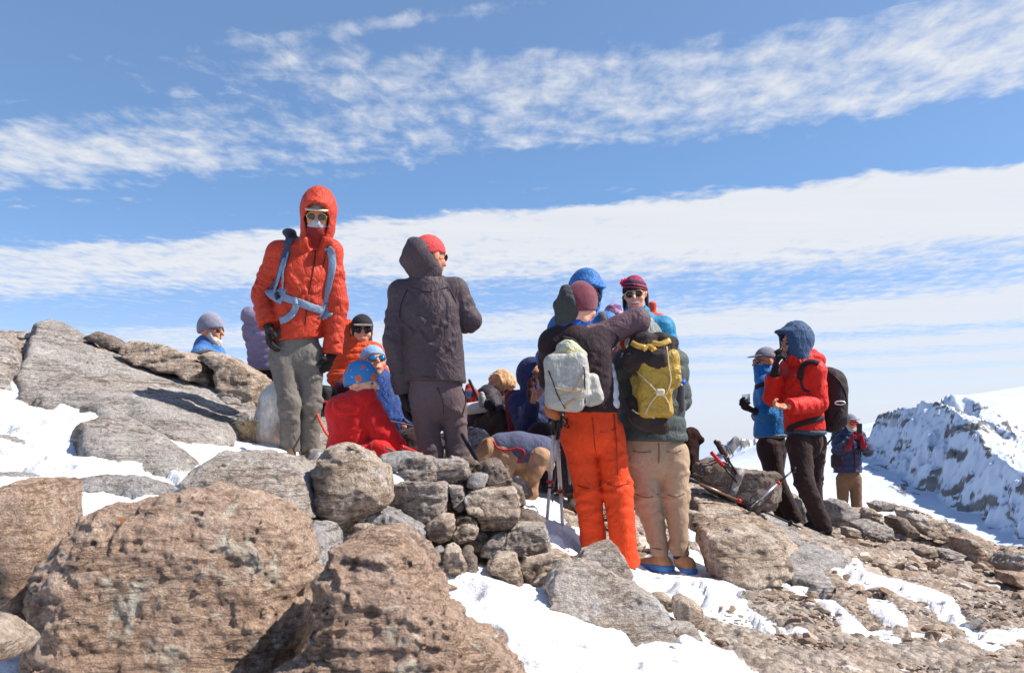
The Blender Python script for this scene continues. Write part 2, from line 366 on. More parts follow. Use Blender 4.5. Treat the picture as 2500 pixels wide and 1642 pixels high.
def build_ground():
    us = np.concatenate([np.linspace(-3.2, -.75, 60)[:-1], np.linspace(-.75, .75, 640), np.linspace(.75, 3.2, 60)[1:]])
    ys = np.concatenate([np.linspace(.35, 1.35, 12)[:-1], np.geomspace(1.35, 15, 430), np.geomspace(15.3, 220, 60)])
    U_, Y = np.meshgrid(us, ys); X = U_*np.maximum(Y, .9)
    Z = ground_z(X, Y)
    S = snow_mask(X, np.maximum(Y, .3), Z)
    s = sstep(-.01, .035, S)
    rocky = fbm(X, Y, X*0, 3.2, 3, 5)*.045 + fbm(X, Y, X*0, 11, 4, 6, .6, True)*.04 + fbm(X, Y, X*0, 34, 3, 8, .6)*.012
    snowy = .015 + fbm(X, Y, X*0, 2.3, 3, 21)*.035 + fbm(X, Y, X*0, 9, 3, 22)*.012
    deep = sstep(0, .12, S)*.035
    # drifts of trodden snow
    pits = np.clip(fbm(X, Y, X*0, 5.5, 3, 77)-.10, 0, 1)*.16 + fbm(X, Y, X*0, 22, 4, 78, .6, True)*.012
    Z2 = Z + rocky*(1-s)*np.clip(1.2-Y/40, .3, 1) + (snowy+deep-pits)*s
    rng = np.random.RandomState(12); foot = np.zeros(X.shape)
    for i in range(150):
        if i < 95: fx, fy = rng.uniform(-.1, 2.2), rng.uniform(3.3, 6.4)
        else: fx, fy = rng.uniform(-3.2, -1.2), rng.uniform(3.6, 6.8)
        a = rng.uniform(-1.2, 1.2); ca, sa = math.cos(a), math.sin(a); u = (X-fx)*ca+(Y-fy)*sa; v = -(X-fx)*sa+(Y-fy)*ca
        e = (u/.055)**2+(v/.14)**2; foot = np.maximum(foot, sstep(1.25, .75, e) - .35*np.exp(-(e-1.7)**2*6))
    Z2 = Z2 - foot*.035*s
    V = np.stack([X, Y, Z2], -1).reshape(-1, 3)
    r, c = Y.shape; I = np.arange(r*c).reshape(r, c)
    Q = np.stack([I[:-1,:-1], I[:-1,1:], I[1:,1:], I[1:,:-1]], -1).reshape(-1, 4)
    t = NT('snow_and_scree_ground')
    obj = t.tc.outputs['Object']
    a = t.attr('snow')
    n1 = t.noise(1.3, 4, .6); n2 = t.noise(13, 6, .65, None, .3); n3 = t.noise(55, 4, .7)
    v = t.vor(26, 'F1', None, 'Color'); vd = t.vor(26, 'F1'); v2 = t.vor(70, 'F1', None, 'Color')
    c = t.ramp(n2, [(.3, (.20,.145,.105)), (.5, (.38,.30,.24)), (.7, (.55,.48,.42))])
    c = t.mix(t.ramp(n1, [(.4, (0,0,0)), (.6, (.5,.5,.5))]), c, cl(.30,.29,.275))
    sx = t.N.new('ShaderNodeSeparateColor'); t.L.new(v, sx.inputs[0])
    c = t.mix(.75, c, t.ramp(sx.outputs[0], [(0, (.45,.42,.4)), (.5, (1,.97,.93)), (1, (1.5,1.45,1.4))]), 'MULTIPLY')
    c = t.mix(.5, c, t.ramp(n3, [(.3, (.5,.47,.44)), (.55, (1,1,1)), (.75, (1.3,1.3,1.3))]), 'MULTIPLY')
    sn = t.mix(t.ramp(t.noise(4, 4, .6), [(.45, (0,0,0)), (.75, (.25,)*3)]), cl(.86,.865,.88), cl(.79,.80,.84))
    spk = t.ramp(t.vor(48), [(.09, (1,1,1)), (.14, (0,0,0))]); spk = t.math('MULTIPLY', spk, t.ramp(t.noise(2.4, 4, .6), [(.50, (0,0,0)), (.62, (.9,.9,.9))])); sn = t.mix(spk, sn, cl(.30,.22,.16))
    e = t.math('ADD', a, t.math('MULTIPLY', t.math('SUBTRACT', t.noise(38, 5, .7), .5), .9))
    m = t.ramp(e, [(.42, (0,0,0)), (.54, (1,1,1))])
    col = t.mix(m, c, sn)
    hs = t.math('ADD', t.math('MULTIPLY', t.noise(9, 6, .7), 1.0), t.math('MULTIPLY', t.noise(45, 5, .7), .45))
    hr = t.math('ADD', t.math('MULTIPLY', t.math('SUBTRACT', 1.0, vd), .7), t.math('ADD', t.math('MULTIPLY', n2, .8), t.math('MULTIPLY', n3, .5)))
    hm = t.mix(m, hr, hs)
    mat = t.done(col, t.mix(m, .9, .55), t.bump(hm, .9, .03), .2)
    o = mesh_obj('ground', V, Q, mat); tag(o, kind='structure', label='rocky summit ground of scree and trodden snow')
    at = o.data.attributes.new('snow', 'FLOAT', 'POINT'); at.data.foreach_set('value', s.reshape(-1).astype(np.float32))
    return o
build_ground()

# ------------------------------------------------------------------ far snow country
def far_plain():
    rs = np.geomspace(180, 45000, 70); th = np.linspace(-math.pi, math.pi, 181)
    R, T = np.meshgrid(rs, th, indexing='ij'); X = R*np.sin(T); Y = R*np.cos(T)
    Z = -90 - 260*sstep(180, 3500, R) - 250*sstep(3500, 14000, R) + fbm(X, Y, X*0, 1/900., 4, 3)*60*sstep(300, 2500, R) 
    V = np.stack([X, Y, Z], -1).reshape(-1, 3); r, c = R.shape; I = np.arange(r*c).reshape(r, c)
    Q = np.stack([I[:-1,:-1], I[1:,:-1], I[1:,1:], I[:-1,1:]], -1).reshape(-1, 4)
    t = NT('haze_tinted_snowfield'); n = t.noise(.0012, 5, .6);  # distance haze is put into the snow colour as a darker blue
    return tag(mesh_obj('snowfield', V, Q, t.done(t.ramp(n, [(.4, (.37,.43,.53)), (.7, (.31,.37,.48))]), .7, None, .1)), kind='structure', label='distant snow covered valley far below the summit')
far_plain()
def seg_d(X, Y, pts):
    """distance to 3d polyline in plan, with crest height at the nearest point and the side"""
    best = np.full(X.shape, 1e18); H = np.zeros(X.shape); Sd = np.zeros(X.shape)
    for a, b in zip(pts[:-1], pts[1:]):
        e = b[:2]-a[:2]; wx = X-a[0]; wy = Y-a[1]
        t = np.clip((wx*e[0]+wy*e[1])/(e@e), 0, 1); d = (wx-e[0]*t)**2+(wy-e[1]*t)**2
        m = d < best; best = np.where(m, d, best); H = np.where(m, a[2]+(b[2]-a[2])*t, H); Sd = np.where(m, np.sign(e[0]*wy-e[1]*wx), Sd)
    return np.sqrt(best), H, Sd
def mountains():
    base = [(2138,1030,1900),(2105,1036,1950),(1990,1056,2050),(1900,1072,2150),(1840,1080,2250),(1790,1092,2300),(1740,1110,2300),(1660,1160,2200),(1700,1150,1700),(2190,1130,1500),(2050,1240,1150),(1950,1170,1450),(2260,1225,1300),(2350,1310,1150),(2420,1390,1000),(2480,1430,880),(2300,1340,1050),
            (2500,949,2600),(2450,955,2600),(2381,964,2500),(2330,965,2500),(2240,1003,2250),(2600,920,2700),(2800,880,2900),(2600,1050,1700),(2650,1230,1150),(2800,1300,900),(2600,1500,600),(2200,1500,600),(1800,1400,700)]
    b = np.array([P(*q) for q in base]); w = _tps_fit(b[:,:2]/1000, b[:,2]/1000, .0005)
    us = np.linspace(.165, .72, 520); ys = np.concatenate([np.geomspace(520, 1050, 50)[:-1], np.geomspace(1050, 1750, 560)[:-1], np.geomspace(1750, 3600, 190)])
    U_, Y = np.meshgrid(us, ys); X = U_*Y
    x, y = X/1000, Y/1000
    Z = w[-3]+w[-2]*x+w[-1]*y
    for i in range(len(b)): Z = Z+w[i]*_U((x-b[i,0]/1000)**2+(y-b[i,1]/1000)**2)
    Z = Z*1000
    # beyond the skyline ridge the land falls away
    sky_ = np.interp(U_, [(q-1250)/FPX for q in (1660,1790,1900,2105,2240,2330,2450,2500,2800)], [2200,2300,2150,1950,2250,2500,2600,2600,2900])
    Z = Z - np.clip(Y-sky_-40, 0, None)*.8
    crest = np.array([P(*q) for q in [(2135,1035,1640),(2146,1012,1600),(2192,993,1560),(2222,989,1530),(2258,978,1500),(2274,970,1480),(2309,986,1430),(2340,1008,1385),(2386,1050,1320),(2440,1105,1250),(2500,1160,1170),(2580,1240,1080),(2680,1330,980)]])
    cj = crest.copy()
    dd, Hc, Sd = seg_d(X + fbm(X, Y, X*0, 1/38., 4, 31, .6)*26, Y + fbm(X, Y, X*0, 1/45., 4, 32, .6)*30, cj)
    jag = fbm(X, Y, X*0, 1/60., 3, 41, .5, True)*10
    steep = Hc - dd*1.75 + jag*np.clip(dd/8, .6, 1)
    gentle = Hc - dd*.62 + jag*.4
    # the side towards the camera/left is steep
    Rg = np.where(Sd < 0, steep, gentle)
    c2 = np.array([P(*q) for q in [(2300,968,1800),(2312,964,1790),(2348,967,1760),(2386,988,1720),(2412,1010,1680),(2437,1033,1650),(2460,1053,1630),(2500,1100,1560),(2560,1150,1480)]])
    d2, H2, S2 = seg_d(X+fbm(X, Y, X*0, 1/40., 4, 51, .6)*22, Y+fbm(X, Y, X*0, 1/40., 4, 52, .6)*22, c2)
    R2 = np.where(S2 < 0, H2-d2*1.35+fbm(X, Y, X*0, 1/35., 3, 55, .55, True)*6, H2-d2*.6)
    c3 = np.array([P(*q) for q in [(1752,1110,2250),(1769,1092,2220),(1790,1066,2200),(1812,1074,2190),(1850,1072,2200),(1900,1070,2180)]])
    d3, H3, S3 = seg_d(X+fbm(X, Y, X*0, 1/30., 4, 61, .6)*14, Y+fbm(X, Y, X*0, 1/30., 4, 62, .6)*14, c3)
    R3 = H3-d3*1.15+fbm(X, Y, X*0, 1/14., 4, 65, .65, True)*7
    Z = smax(Z, Rg, 8.0); Z = smax(Z, R2, 8.0); Z = smax(Z, R3, 6.0)
    bumps = fbm(X, Y, X*0, 1/90., 4, 71, .45)*5
    Z = Z + bumps*(Y < sky_+40)
    # rock bands follow tilted strata on the steep faces
    gy, gx = np.gradient(Z); dX = np.gradient(X, axis=1); dY = np.gradient(Y, axis=0); X5 = X
    sl = np.hypot(gx/dX, gy/dY)
    dm = np.minimum(dd, np.minimum(d2, d3)); st = fbm(dm*1.1+fbm(X, Y, X*0, 1/60., 2, 12)*25, Y*.16, Z*.3, 1/8.5, 5, 91, .7)*1.25
    near = np.minimum(np.minimum(dd, d2*1.2), d3)
    rk = sstep(.10, .22, st - .055 + .13*np.exp(-near/12) - .2*(sl < .6)) * sstep(150, 70, near)
    Z = Z + rk*2.0
    V = np.stack([X, Y, Z], -1).reshape(-1, 3); r, c = Y.shape; I = np.arange(r*c).reshape(r, c)
    Q = np.stack([I[:-1,:-1], I[:-1,1:], I[1:,1:], I[1:,:-1]], -1).reshape(-1, 4)
    t = NT('snowy_mountain'); a = t.attr('rock'); n = t.noise(.05, 5, .7); n2 = t.noise(.25, 4, .7)
    m = t.ramp(t.math('ADD', a, t.math('MULTIPLY', t.math('SUBTRACT', n2, .5), .7)), [(.42, (0,0,0)), (.58, (1,1,1))])
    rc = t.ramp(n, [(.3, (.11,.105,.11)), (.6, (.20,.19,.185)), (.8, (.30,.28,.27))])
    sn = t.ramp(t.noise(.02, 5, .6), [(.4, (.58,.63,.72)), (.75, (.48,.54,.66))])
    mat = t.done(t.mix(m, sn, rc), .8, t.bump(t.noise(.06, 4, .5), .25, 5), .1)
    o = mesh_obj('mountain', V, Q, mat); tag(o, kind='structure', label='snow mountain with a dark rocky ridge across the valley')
    at = o.data.attributes.new('rock', 'FLOAT', 'POINT'); at.data.foreach_set('value', rk.reshape(-1).astype(np.float32))
mountains()
KEEP = {}
# ------------------------------------------------------------------ rocks: outline, depth, real thickness
def rock(name, label, cat, pts, D, T, mat='grey', seed=1, tilt=.35, tx=0.0, res=None, rough=1.0, rnd=.35, cuts=7, group=None, lump=1.0, fine=1.0, cutd=.74):
    pts = np.array(pts, float); cx, cy = pts.mean(0); c = P(cx, cy, D)
    w = []
    for px, py in pts:
        kx, kz = (px-1250)/FPX, (HZ-py)/FPX
        d = (D - tilt*c[2] - tx*c[0]) / (1 - tilt*kz - tx*kx)
        d = min(max(d, D*.55), D*1.9)
        w.append((kx*d, kz*d))
    w = np.array(w); wc = w.mean(0); w = wc + (w-wc)*(1-.55*T/D); lo = w.min(0); hi = w.max(0); size = max(hi-lo)
    small = min(hi-lo)
    h = res or min(max(size/64, .0075), .03)
    m = 3*h + .04*size
    xs = np.arange(lo[0]-m, hi[0]+m, h); zs = np.arange(lo[1]-m, hi[1]+m, h); ysr = np.arange(-T-m, T+m, h)
    X, Yq, Z = np.meshgrid(xs, ysr, zs, indexing='ij')
    X2, Z2 = X[:,0,:], Z[:,0,:]
    s2 = poly_sd(X2, Z2, w)[:, None, :]
    yr = Yq + tilt*(Z-c[2]) + tx*(X-c[0])
    k = rnd*min(T, small)*.9+1e-4
    rng = np.random.RandomState(seed)
    d = smax(np.broadcast_to(s2, X.shape) + 0, np.abs(Yq)-T, k)
    # chipped facets
    for i in range(cuts):
        n = rng.normal(size=3); n[1] = -abs(n[1])*.9 if rng.rand() < .75 else n[1]; n /= np.linalg.norm(n)
        sx_, sz_ = (hi-lo)/2
        off = cutd*(abs(n[0])*sx_*.92+abs(n[2])*sz_*.92+abs(n[1])*T) * (1+.16*rng.rand())
        pl = (X-c[0])*n[0] + Yq*n[1] + (Z-c[2])*n[2] - off
        d = smax(d, pl, .009*size)
    A = min(size, .9)
    d = d + fbm(X, yr, Z, 1.6/A, 2, seed*7, .5)*.05*A*lump*min(1, T*3/A)
    d = d - fbm(X, yr, Z*1.6, 5/A, 4, seed*7+3, .62, True)*(.034 if mat == 'brown' else .05)*A*rough
    if rough*fine > .2: d = d - fbm(X, yr, Z, (26 if mat == 'brown' else 19)/A**.5, 4, seed*7+5, .65, mat == 'brown')*.022*rough*fine*A**.5
    per = {'brown': .085, 'grey': .07, 'slab': .06, 'tan': .09, 'blue': .06}.get(mat, .08)*max(.45, min(1.2, A/.6))
    ph = (Z + .22*X*(1 if seed % 2 else -1) + fbm(X, yr, Z, 2.2/A, 3, seed+90)*.10*A)/per
    fr = ph-np.floor(ph); ms = np.clip(fbm(X, yr, Z, 1.8/A, 2, seed+95)*3+.35, 0, 1)
    d = d + (sstep(0, .9, fr)-sstep(.9, 1.0, fr)-.4)*per*(.07 if mat == 'brown' else .16)*ms*min(rough, 1)
    V, Q = surf_nets(d, (xs[0], ysr[0], zs[0]), h)
    V[:,1] = V[:,1] + D + tilt*(V[:,2]-c[2]) + tx*(V[:,0]-c[0])
    base = V[:,2].min()
    o = mesh_obj(name, V, Q, RM[mat]); rebase(o, (c[0], D, base)); KEEP[label] = (V, Q); return tag(o, label, cat, group)
def plate(name, label, pts, hgt, mat, seed, edge=.10, rough=1.0, dome=0.0, res=.016, group=None, cat='rock'):
    pts = np.array(pts, float)
    # find the plan outline on the ground
    ds = np.geomspace(2.0, 14, 260); lo = [1e9, 1e9]; hi = [-1e9, -1e9]; pl = []
    for px, py in pts:
        zz = ground_z((px-1250)*ds/FPX, ds)+hgt*.8 - (HZ-py)*ds/FPX
        k = np.argmax(zz > 0) if (zz > 0).any() else np.argmax(zz)
        pl.append(((px-1250)*ds[k]/FPX, ds[k]))
    pl = np.array(pl); lo = pl.min(0)-.15; hi = pl.max(0)+.15
    xs = np.arange(lo[0], hi[0], res); ys = np.arange(lo[1], hi[1], res*1.3)
    X, Y = np.meshgrid(xs, ys); Z = ground_z(X, Y)
    PX = 1250+X/Y*FPX; PY = HZ-(Z+hgt*.8)/Y*FPX
    w1 = fbm(X, Y, X*0, 3.3, 5, seed, .6); w2 = fbm(X, Y, X*0, 3.3, 5, seed+50, .6)
    s = -poly_sd(PX+w1*16, PY+w2*9, pts)*Y/FPX*1.6
    A = sstep(-.012, edge, s)
    st_ = np.floor(fbm(X, Y, X*0, 1.3, 2, seed+3)*5+Y*1.2)
    body = hgt*(A**.55) + dome*np.clip(s, 0, 1)**.7 + fbm(X, Y, X*0, 1.4, 3, seed+7)*.06*A*rough - fbm(X, Y*2.2, X*0, 4.5, 5, seed+9, .62, True)*.035*A*rough + fbm(X, Y, X*0, 26, 3, seed+11, .6)*.008*A
    H = Z + body - .10*(1-A)*(s < .02)
    keep = s > -.05
    I = -np.ones(X.shape, int)
    q = keep[:-1,:-1] & keep[:-1,1:] & keep[1:,1:] & keep[1:,:-1]
    ij = np.arange(X.size).reshape(X.shape)
    Q = np.stack([ij[:-1,:-1], ij[:-1,1:], ij[1:,1:], ij[1:,:-1]], -1)[q]
    V = np.stack([X, Y, H], -1).reshape(-1, 3)
    # closed underside
    used = np.unique(Q); remap = -np.ones(X.size, int); remap[used] = np.arange(len(used))
    V1 = V[used]; V0 = V1.copy(); V0[:,2] = np.minimum(V1[:,2], Z.reshape(-1)[used]) - .35
    Q1 = remap[Q]; n = len(V1)
    E = np.concatenate([Q1[:,[0,1]], Q1[:,[1,2]], Q1[:,[2,3]], Q1[:,[3,0]]]); key = np.minimum(E[:,0],E[:,1])*n+np.maximum(E[:,0],E[:,1])
    _, inv, cnt = np.unique(key, return_inverse=True, return_counts=True); B = E[cnt[inv] == 1]
    side = np.stack([B[:,1], B[:,0], B[:,0]+n, B[:,1]+n], 1)
    o = mesh_obj(name, np.concatenate([V1, V0]), np.concatenate([Q1, Q1[:, ::-1]+n, side]), RM[mat])
    c = V1.mean(0); rebase(o, (c[0], c[1], V1[:,2].min())); return tag(o, label, cat, group)
def crop(ox, oy, s): return lambda *a: [(ox+a[i]/s, oy+a[i+1]/s) for i in range(0, len(a), 2)]
g1 = 'boulders around the summit shelter'; gw = 'stones of the low drystone wall'; gr = 'loose rocks on the right slope'
# --- left hillside
plate('rock_slab','huge pale grey sloping rock slab rising left behind the snow',[(60,842),(80,790),(130,780),(165,785),(215,815),(259,845),(324,862),(442,910),(500,930),(560,940),(640,960),(630,1010),(588,1052),(560,1068),(545,1068),(471,1064),(433,1058),(383,1040),(309,1011),(265,1007),(244,1000),(147,965),(103,960),(44,940),(20,900),(50,880)],.13,'slab',3,.10,1.2)
plate('rock_slab','weathered grey rock slab at the left picture edge above the snow',[(-300,790),(0,800),(40,822),(62,850),(54,880),(30,905),(44,925),(-300,900)],.16,'slab',9,.12,1.3)
rock('boulder','small dark brown rock perched on the slab crest, against the sky','rock',[(215,829),(232,824),(250,815),(271,821),(300,838),(316,850),(314,868),(294,867),(250,842)],7.6,.16,'dark',12,.2,0,.01,1,.35,7,g1)
rock('boulder','long tabular rock block with brown shaded side, in front of the bearded man','rock',[(327,859),(338,845),(365,846),(397,851),(436,857),(500,878),(551,907),(552,965),(530,960),(456,921),(383,898),(333,877)],7.4,.28,'tan',14,.55,0,.014,1,.2,6,g1)
rock('boulder','angular brown rock block right of the long tabular block, beneath the lavender jacket','rock',[(508,878),(520,866),(560,872),(589,886),(651,930),(668,951),(650,990),(586,985),(551,972),(548,907)],7.35,.26,'tan',17,.4,0,.013,1,.2,7,g1)
rock('stone','thin pale flat stone lying under the brown blocks on the slab','stone',[(530,964),(548,963),(586,974),(586,988),(559,986)],6.4,.06,'grey',18,.8,0,.008,.8,.3,4)
plate('rock_outcrop','cracked tan rock outcrop standing out of the left snow',[(165,1063),(177,1042),(224,1030),(227,1013),(250,1010),(309,1013),(353,1033),(412,1045),(442,1063),(486,1089),(500,1107),(490,1139),(412,1135),(353,1124),(324,1118),(294,1128),(253,1110),(191,1092),(180,1072)],.12,'slab',21,.09,1.3)
plate('rock_outcrop','narrow grey rock rib in the snow at the far left edge',[(-160,1034),(44,1047),(94,1064),(110,1084),(74,1082),(-160,1072)],.09,'slab',23,.08)
plate('rock_outcrop','low blue-grey rock pavement between the left snow patches',[(-160,1124),(38,1119),(88,1124),(135,1139),(182,1148),(250,1142),(324,1145),(412,1160),(470,1180),(420,1196),(353,1214),(309,1202),(265,1192),(212,1200),(171,1192),(141,1179),(59,1179),(26,1185),(-160,1172)],.08,'blue',25,.08)
# --- foreground boulders
rock('boulder','massive brown weathered boulder with orange lichen filling the lower left','boulder',[(122,1463),(126,1395),(150,1358),(184,1325),(192,1301),(237,1258),(303,1221),(403,1201),(437,1188),(494,1176),(538,1184),(622,1201),(659,1221),(706,1238),(742,1275),(744,1308),(762,1362),(752,1389),(780,1409),(776,1463),(780,1496),(763,1547),(733,1600),(720,1700),(720,1900),(60,1900),(95,1640),(112,1540)],2.85,.26,'brown',31,.42,.16,.0068,1.5,.75,5,g1,lump=1.0,cutd=.93)
rock('boulder','rough brown pyramid shaped boulder in the centre foreground','boulder',[(779,1395),(812,1330),(832,1309),(865,1301),(924,1286),(950,1276),(982,1288),(1009,1315),(1038,1341),(1050,1370),(1053,1395),(1082,1412),(1094,1448),(1098,1471),(1124,1498),(1138,1516),(1135,1536),(1171,1562),(1215,1576),(1250,1603),(1300,1660),(1350,1900),(600,1900),(700,1640),(760,1570),(782,1530),(785,1492),(779,1433)],2.5,.27,'brown',35,.48,.10,.0066,1.6,.55,6,g1,lump=1.1,cutd=.92)
rock('boulder','upright brown pointed boulder cut by the left picture edge','boulder',[(-120,1260),(0,1232),(50,1199),(105,1172),(131,1170),(140,1227),(150,1295),(158,1342),(147,1362),(130,1446),(130,1513),(116,1550),(74,1565),(30,1535),(-20,1500),(-120,1480)],2.95,.24,'brown',38,.12,.15,.01,.9,.3,7,g1)
rock('boulder','blurred pale rock in the bottom left corner under the pointed boulder','boulder',[(-100,1500),(0,1515),(22,1538),(58,1568),(46,1598),(0,1612),(-100,1630)],2.3,.12,'tan',41,.5,0,.01,.8,.5,4,g1)
rock('boulder','broad grey pitted boulder behind the massive brown one','boulder',[(480,1168),(495,1150),(520,1128),(560,1106),(620,1104),(690,1114),(744,1128),(768,1154),(774,1201),(780,1263),(740,1268),(640,1240),(560,1200)],4.15,.30,'grey',44,.9,0,.0105,1.15,.3,6,g1)
rock('boulder','big rounded egg shaped tan boulder standing at the left end of the wall','boulder',[(772,1157),(785,1116),(812,1091),(847,1081),(876,1088),(903,1100),(921,1121),(950,1141),(958,1186),(951,1228),(926,1242),(865,1272),(853,1299),(803,1272),(778,1248)],4.2,.24,'tan',47,.28,.08,.009,.95,.6,4,g1,cutd=.95)
plate('rock_outcrop','flat light grey rock lying in front of the egg shaped boulder',[(735,1266),(768,1256),(803,1268),(850,1294),(842,1316),(803,1342),(788,1365),(760,1398),(735,1340)],.12,'blue',50,.07)
# --- the drystone wall
def wst(label, pts, D, T, mat, seed, tilt=.35, **k): k.setdefault('rnd', .14); k.setdefault('cuts', 6); k.setdefault('rough', 1.2); rock('wall_stone', label, 'stone', pts, D, T*1.05, mat, seed, tilt, group=gw, **k)
wst('wide grey stone on top of the wall at its left end',[(978,1128),(997,1116),(1047,1114),(1065,1123),(1071,1169),(1053,1175),(1000,1169),(979,1148)],4.75,.13,'grey',61,.3)
wst('blocky grey stone on top of the wall, second from the left',[(1060,1121),(1097,1120),(1106,1113),(1120,1116),(1141,1128),(1148,1170),(1135,1182),(1082,1178),(1070,1163)],4.78,.13,'grey',62,.3)
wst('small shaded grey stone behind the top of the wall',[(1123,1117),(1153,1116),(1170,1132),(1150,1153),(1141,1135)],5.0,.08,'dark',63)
wst('bright pale angular stone wedged in the wall top',[(1144,1157),(1171,1153),(1191,1161),(1182,1189),(1171,1195),(1141,1186)],4.7,.09,'blue',64,.8)
wst('dark pitted rusty stone at the right of the wall top',[(1168,1133),(1190,1124),(1212,1120),(1238,1148),(1250,1173),(1218,1188),(1191,1185),(1182,1157),(1165,1145)],4.95,.13,'dark',65,.4,rough=1.4)
wst('long blue-grey wall stone spotted with orange lichen',[(956,1188),(994,1178),(1082,1176),(1096,1183),(1107,1231),(1091,1248),(1035,1272),(991,1260),(962,1239),(954,1225)],4.55,.15,'lich',66,.15)
wst('narrow upright stone right of the lichen spotted one',[(1097,1183),(1112,1185),(1129,1186),(1143,1242),(1123,1254),(1109,1233)],4.6,.10,'grey',67,.2)
wst('large honey coloured block with a rough sunlit top',[(1138,1204),(1160,1196),(1182,1189),(1253,1192),(1266,1220),(1268,1245),(1265,1263),(1241,1278),(1176,1292),(1168,1263),(1141,1236)],4.6,.17,'tan',68,.55,rough=1.2)
wst('brown stone leaning behind the honey coloured block',[(1244,1176),(1274,1189),(1282,1225),(1271,1240),(1255,1204)],4.9,.12,'dark',69)
wst('smooth rounded tan stone shaped like a loaf under the lichen spotted one',[(1041,1278),(1082,1250),(1109,1254),(1116,1284),(1106,1313),(1076,1325),(1050,1316),(1038,1295)],4.35,.12,'tan',70,.05,rough=.5,rnd=.7)
wst('long blue-grey stone sagging below the lichen spotted one',[(882,1264),(905,1248),(935,1239),(976,1256),(1024,1278),(1041,1295),(1037,1331),(1006,1318),(965,1297),(924,1288),(886,1280)],4.25,.12,'blue',71,.3)
wst('short tan stone lying right of the loaf shaped one',[(1103,1317),(1118,1284),(1140,1276),(1162,1276),(1169,1301),(1159,1313),(1126,1322)],4.35,.09,'tan',72,.3)
wst('thin light sliver stone under the honey coloured block',[(1137,1240),(1150,1237),(1182,1248),(1182,1260),(1147,1256)],4.35,.06,'tan',73,.5)
wst('small dark chock stone in the gap above the short tan stone',[(1112,1261),(1140,1256),(1162,1262),(1164,1280),(1118,1283)],4.5,.08,'dark',74)
wst('squared grey block with a white edge at the right of the wall',[(1226,1334),(1244,1295),(1265,1279),(1326,1280),(1338,1310),(1345,1345),(1332,1351),(1244,1345)],4.55,.14,'grey',75,.15,rnd=.2)
wst('leaning brown stone left of the squared grey block',[(1176,1331),(1206,1301),(1229,1298),(1238,1310),(1226,1336),(1200,1357),(1176,1353)],4.5,.10,'grey',76,.2)
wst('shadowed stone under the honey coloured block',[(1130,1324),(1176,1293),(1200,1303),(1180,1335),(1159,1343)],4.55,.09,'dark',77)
wst('grey stone sloping down behind the squared block',[(1259,1262),(1276,1245),(1306,1251),(1331,1268),(1328,1282),(1265,1284)],4.85,.12,'dark',78,.6)
wst('rounded tan boulder at the foot of the wall above the snow',[(1188,1378),(1215,1354),(1259,1354),(1268,1384),(1278,1420),(1270,1428),(1235,1416),(1206,1397)],4.25,.14,'tan',79,.1,rnd=.5)
wst('long brown base stone under the squared grey block',[(1262,1384),(1276,1357),(1332,1349),(1370,1352),(1397,1359),(1397,1374),(1347,1398),(1312,1427),(1276,1427)],4.4,.15,'tan',80,.3)
wst('small white faced stone planted upright in the snow',[(1053,1376),(1056,1342),(1074,1333),(1087,1352),(1081,1382)],4.1,.06,'blue',81,.1)
wst('upright tan tooth shaped stone planted in the snow',[(1083,1378),(1090,1334),(1106,1325),(1124,1342),(1143,1381),(1134,1400),(1108,1402)],4.05,.08,'tan',82,.15)
wst('dark upright stone right of the tooth shaped one',[(1122,1334),(1147,1334),(1162,1372),(1165,1397),(1144,1402),(1130,1372)],4.12,.07,'dark',83,.1)
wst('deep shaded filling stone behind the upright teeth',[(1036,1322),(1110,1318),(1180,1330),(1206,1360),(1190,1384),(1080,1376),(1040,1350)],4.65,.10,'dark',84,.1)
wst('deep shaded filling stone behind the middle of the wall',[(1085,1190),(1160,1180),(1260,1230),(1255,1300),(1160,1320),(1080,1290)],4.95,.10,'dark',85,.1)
wst('small rust coloured stone at the foot of the long brown base stone',[(1300,1420),(1322,1404),(1342,1398),(1340,1412),(1316,1428)],4.2,.05,'tan',86,.4)
wst('chip of pale rock balanced at the left end of the wall',[(864,1281),(880,1276),(918,1282),(922,1290),(900,1296),(868,1290)],4.0,.05,'tan',87,.4)
rock('boulder','angular wedge shaped rock in front of the orange trousers','boulder',[(1393,1380),(1424,1346),(1489,1320),(1502,1327),(1535,1392),(1532,1420),(1492,1408),(1470,1394),(1440,1384)],4.75,.16,'grey',90,.5,0,.009,.8,.15,7,g1)
rock('boulder','large tilted grey slab boulder bedded in the snow, lower centre','boulder',[(1334,1426),(1350,1400),(1371,1383),(1413,1380),(1458,1386),(1498,1411),(1555,1428),(1600,1460),(1634,1517),(1631,1562),(1622,1580),(1555,1568),(1512,1585),(1441,1560),(1376,1535),(1351,1483)],3.9,.14,'grey',91,.95,.05,.0085,1.1,.15,4,g1,cutd=.92)
rock('stone','small brown stone in the snow left below the tilted slab','stone',[(1359,1542),(1385,1539),(1409,1563),(1405,1578),(1371,1572)],3.55,.05,'grey',92,.5,rough=.8)
rock('stone','small flat stone in the snow directly below the tilted slab','stone',[(1410,1570),(1453,1565),(1460,1584),(1422,1586)],3.5,.04,'tan',93,.5,rough=.8)
rock('stone','brown block beside the right end of the tilted slab','stone',[(1648,1465),(1660,1458),(1682,1460),(1719,1485),(1723,1531),(1682,1524),(1651,1513)],4.2,.12,'tan',94,.5)
rock('stone','small brown stone behind the right shoulder of the tilted slab','stone',[(1594,1451),(1610,1446),(1628,1450),(1645,1471),(1639,1499),(1614,1479)],4.45,.08,'tan',95,.4)
rock('stone','low grey stone on the snow right of the tilted slab','stone',[(1622,1530),(1650,1520),(1696,1525),(1709,1556),(1696,1570),(1654,1556)],3.8,.08,'grey',96,.7)
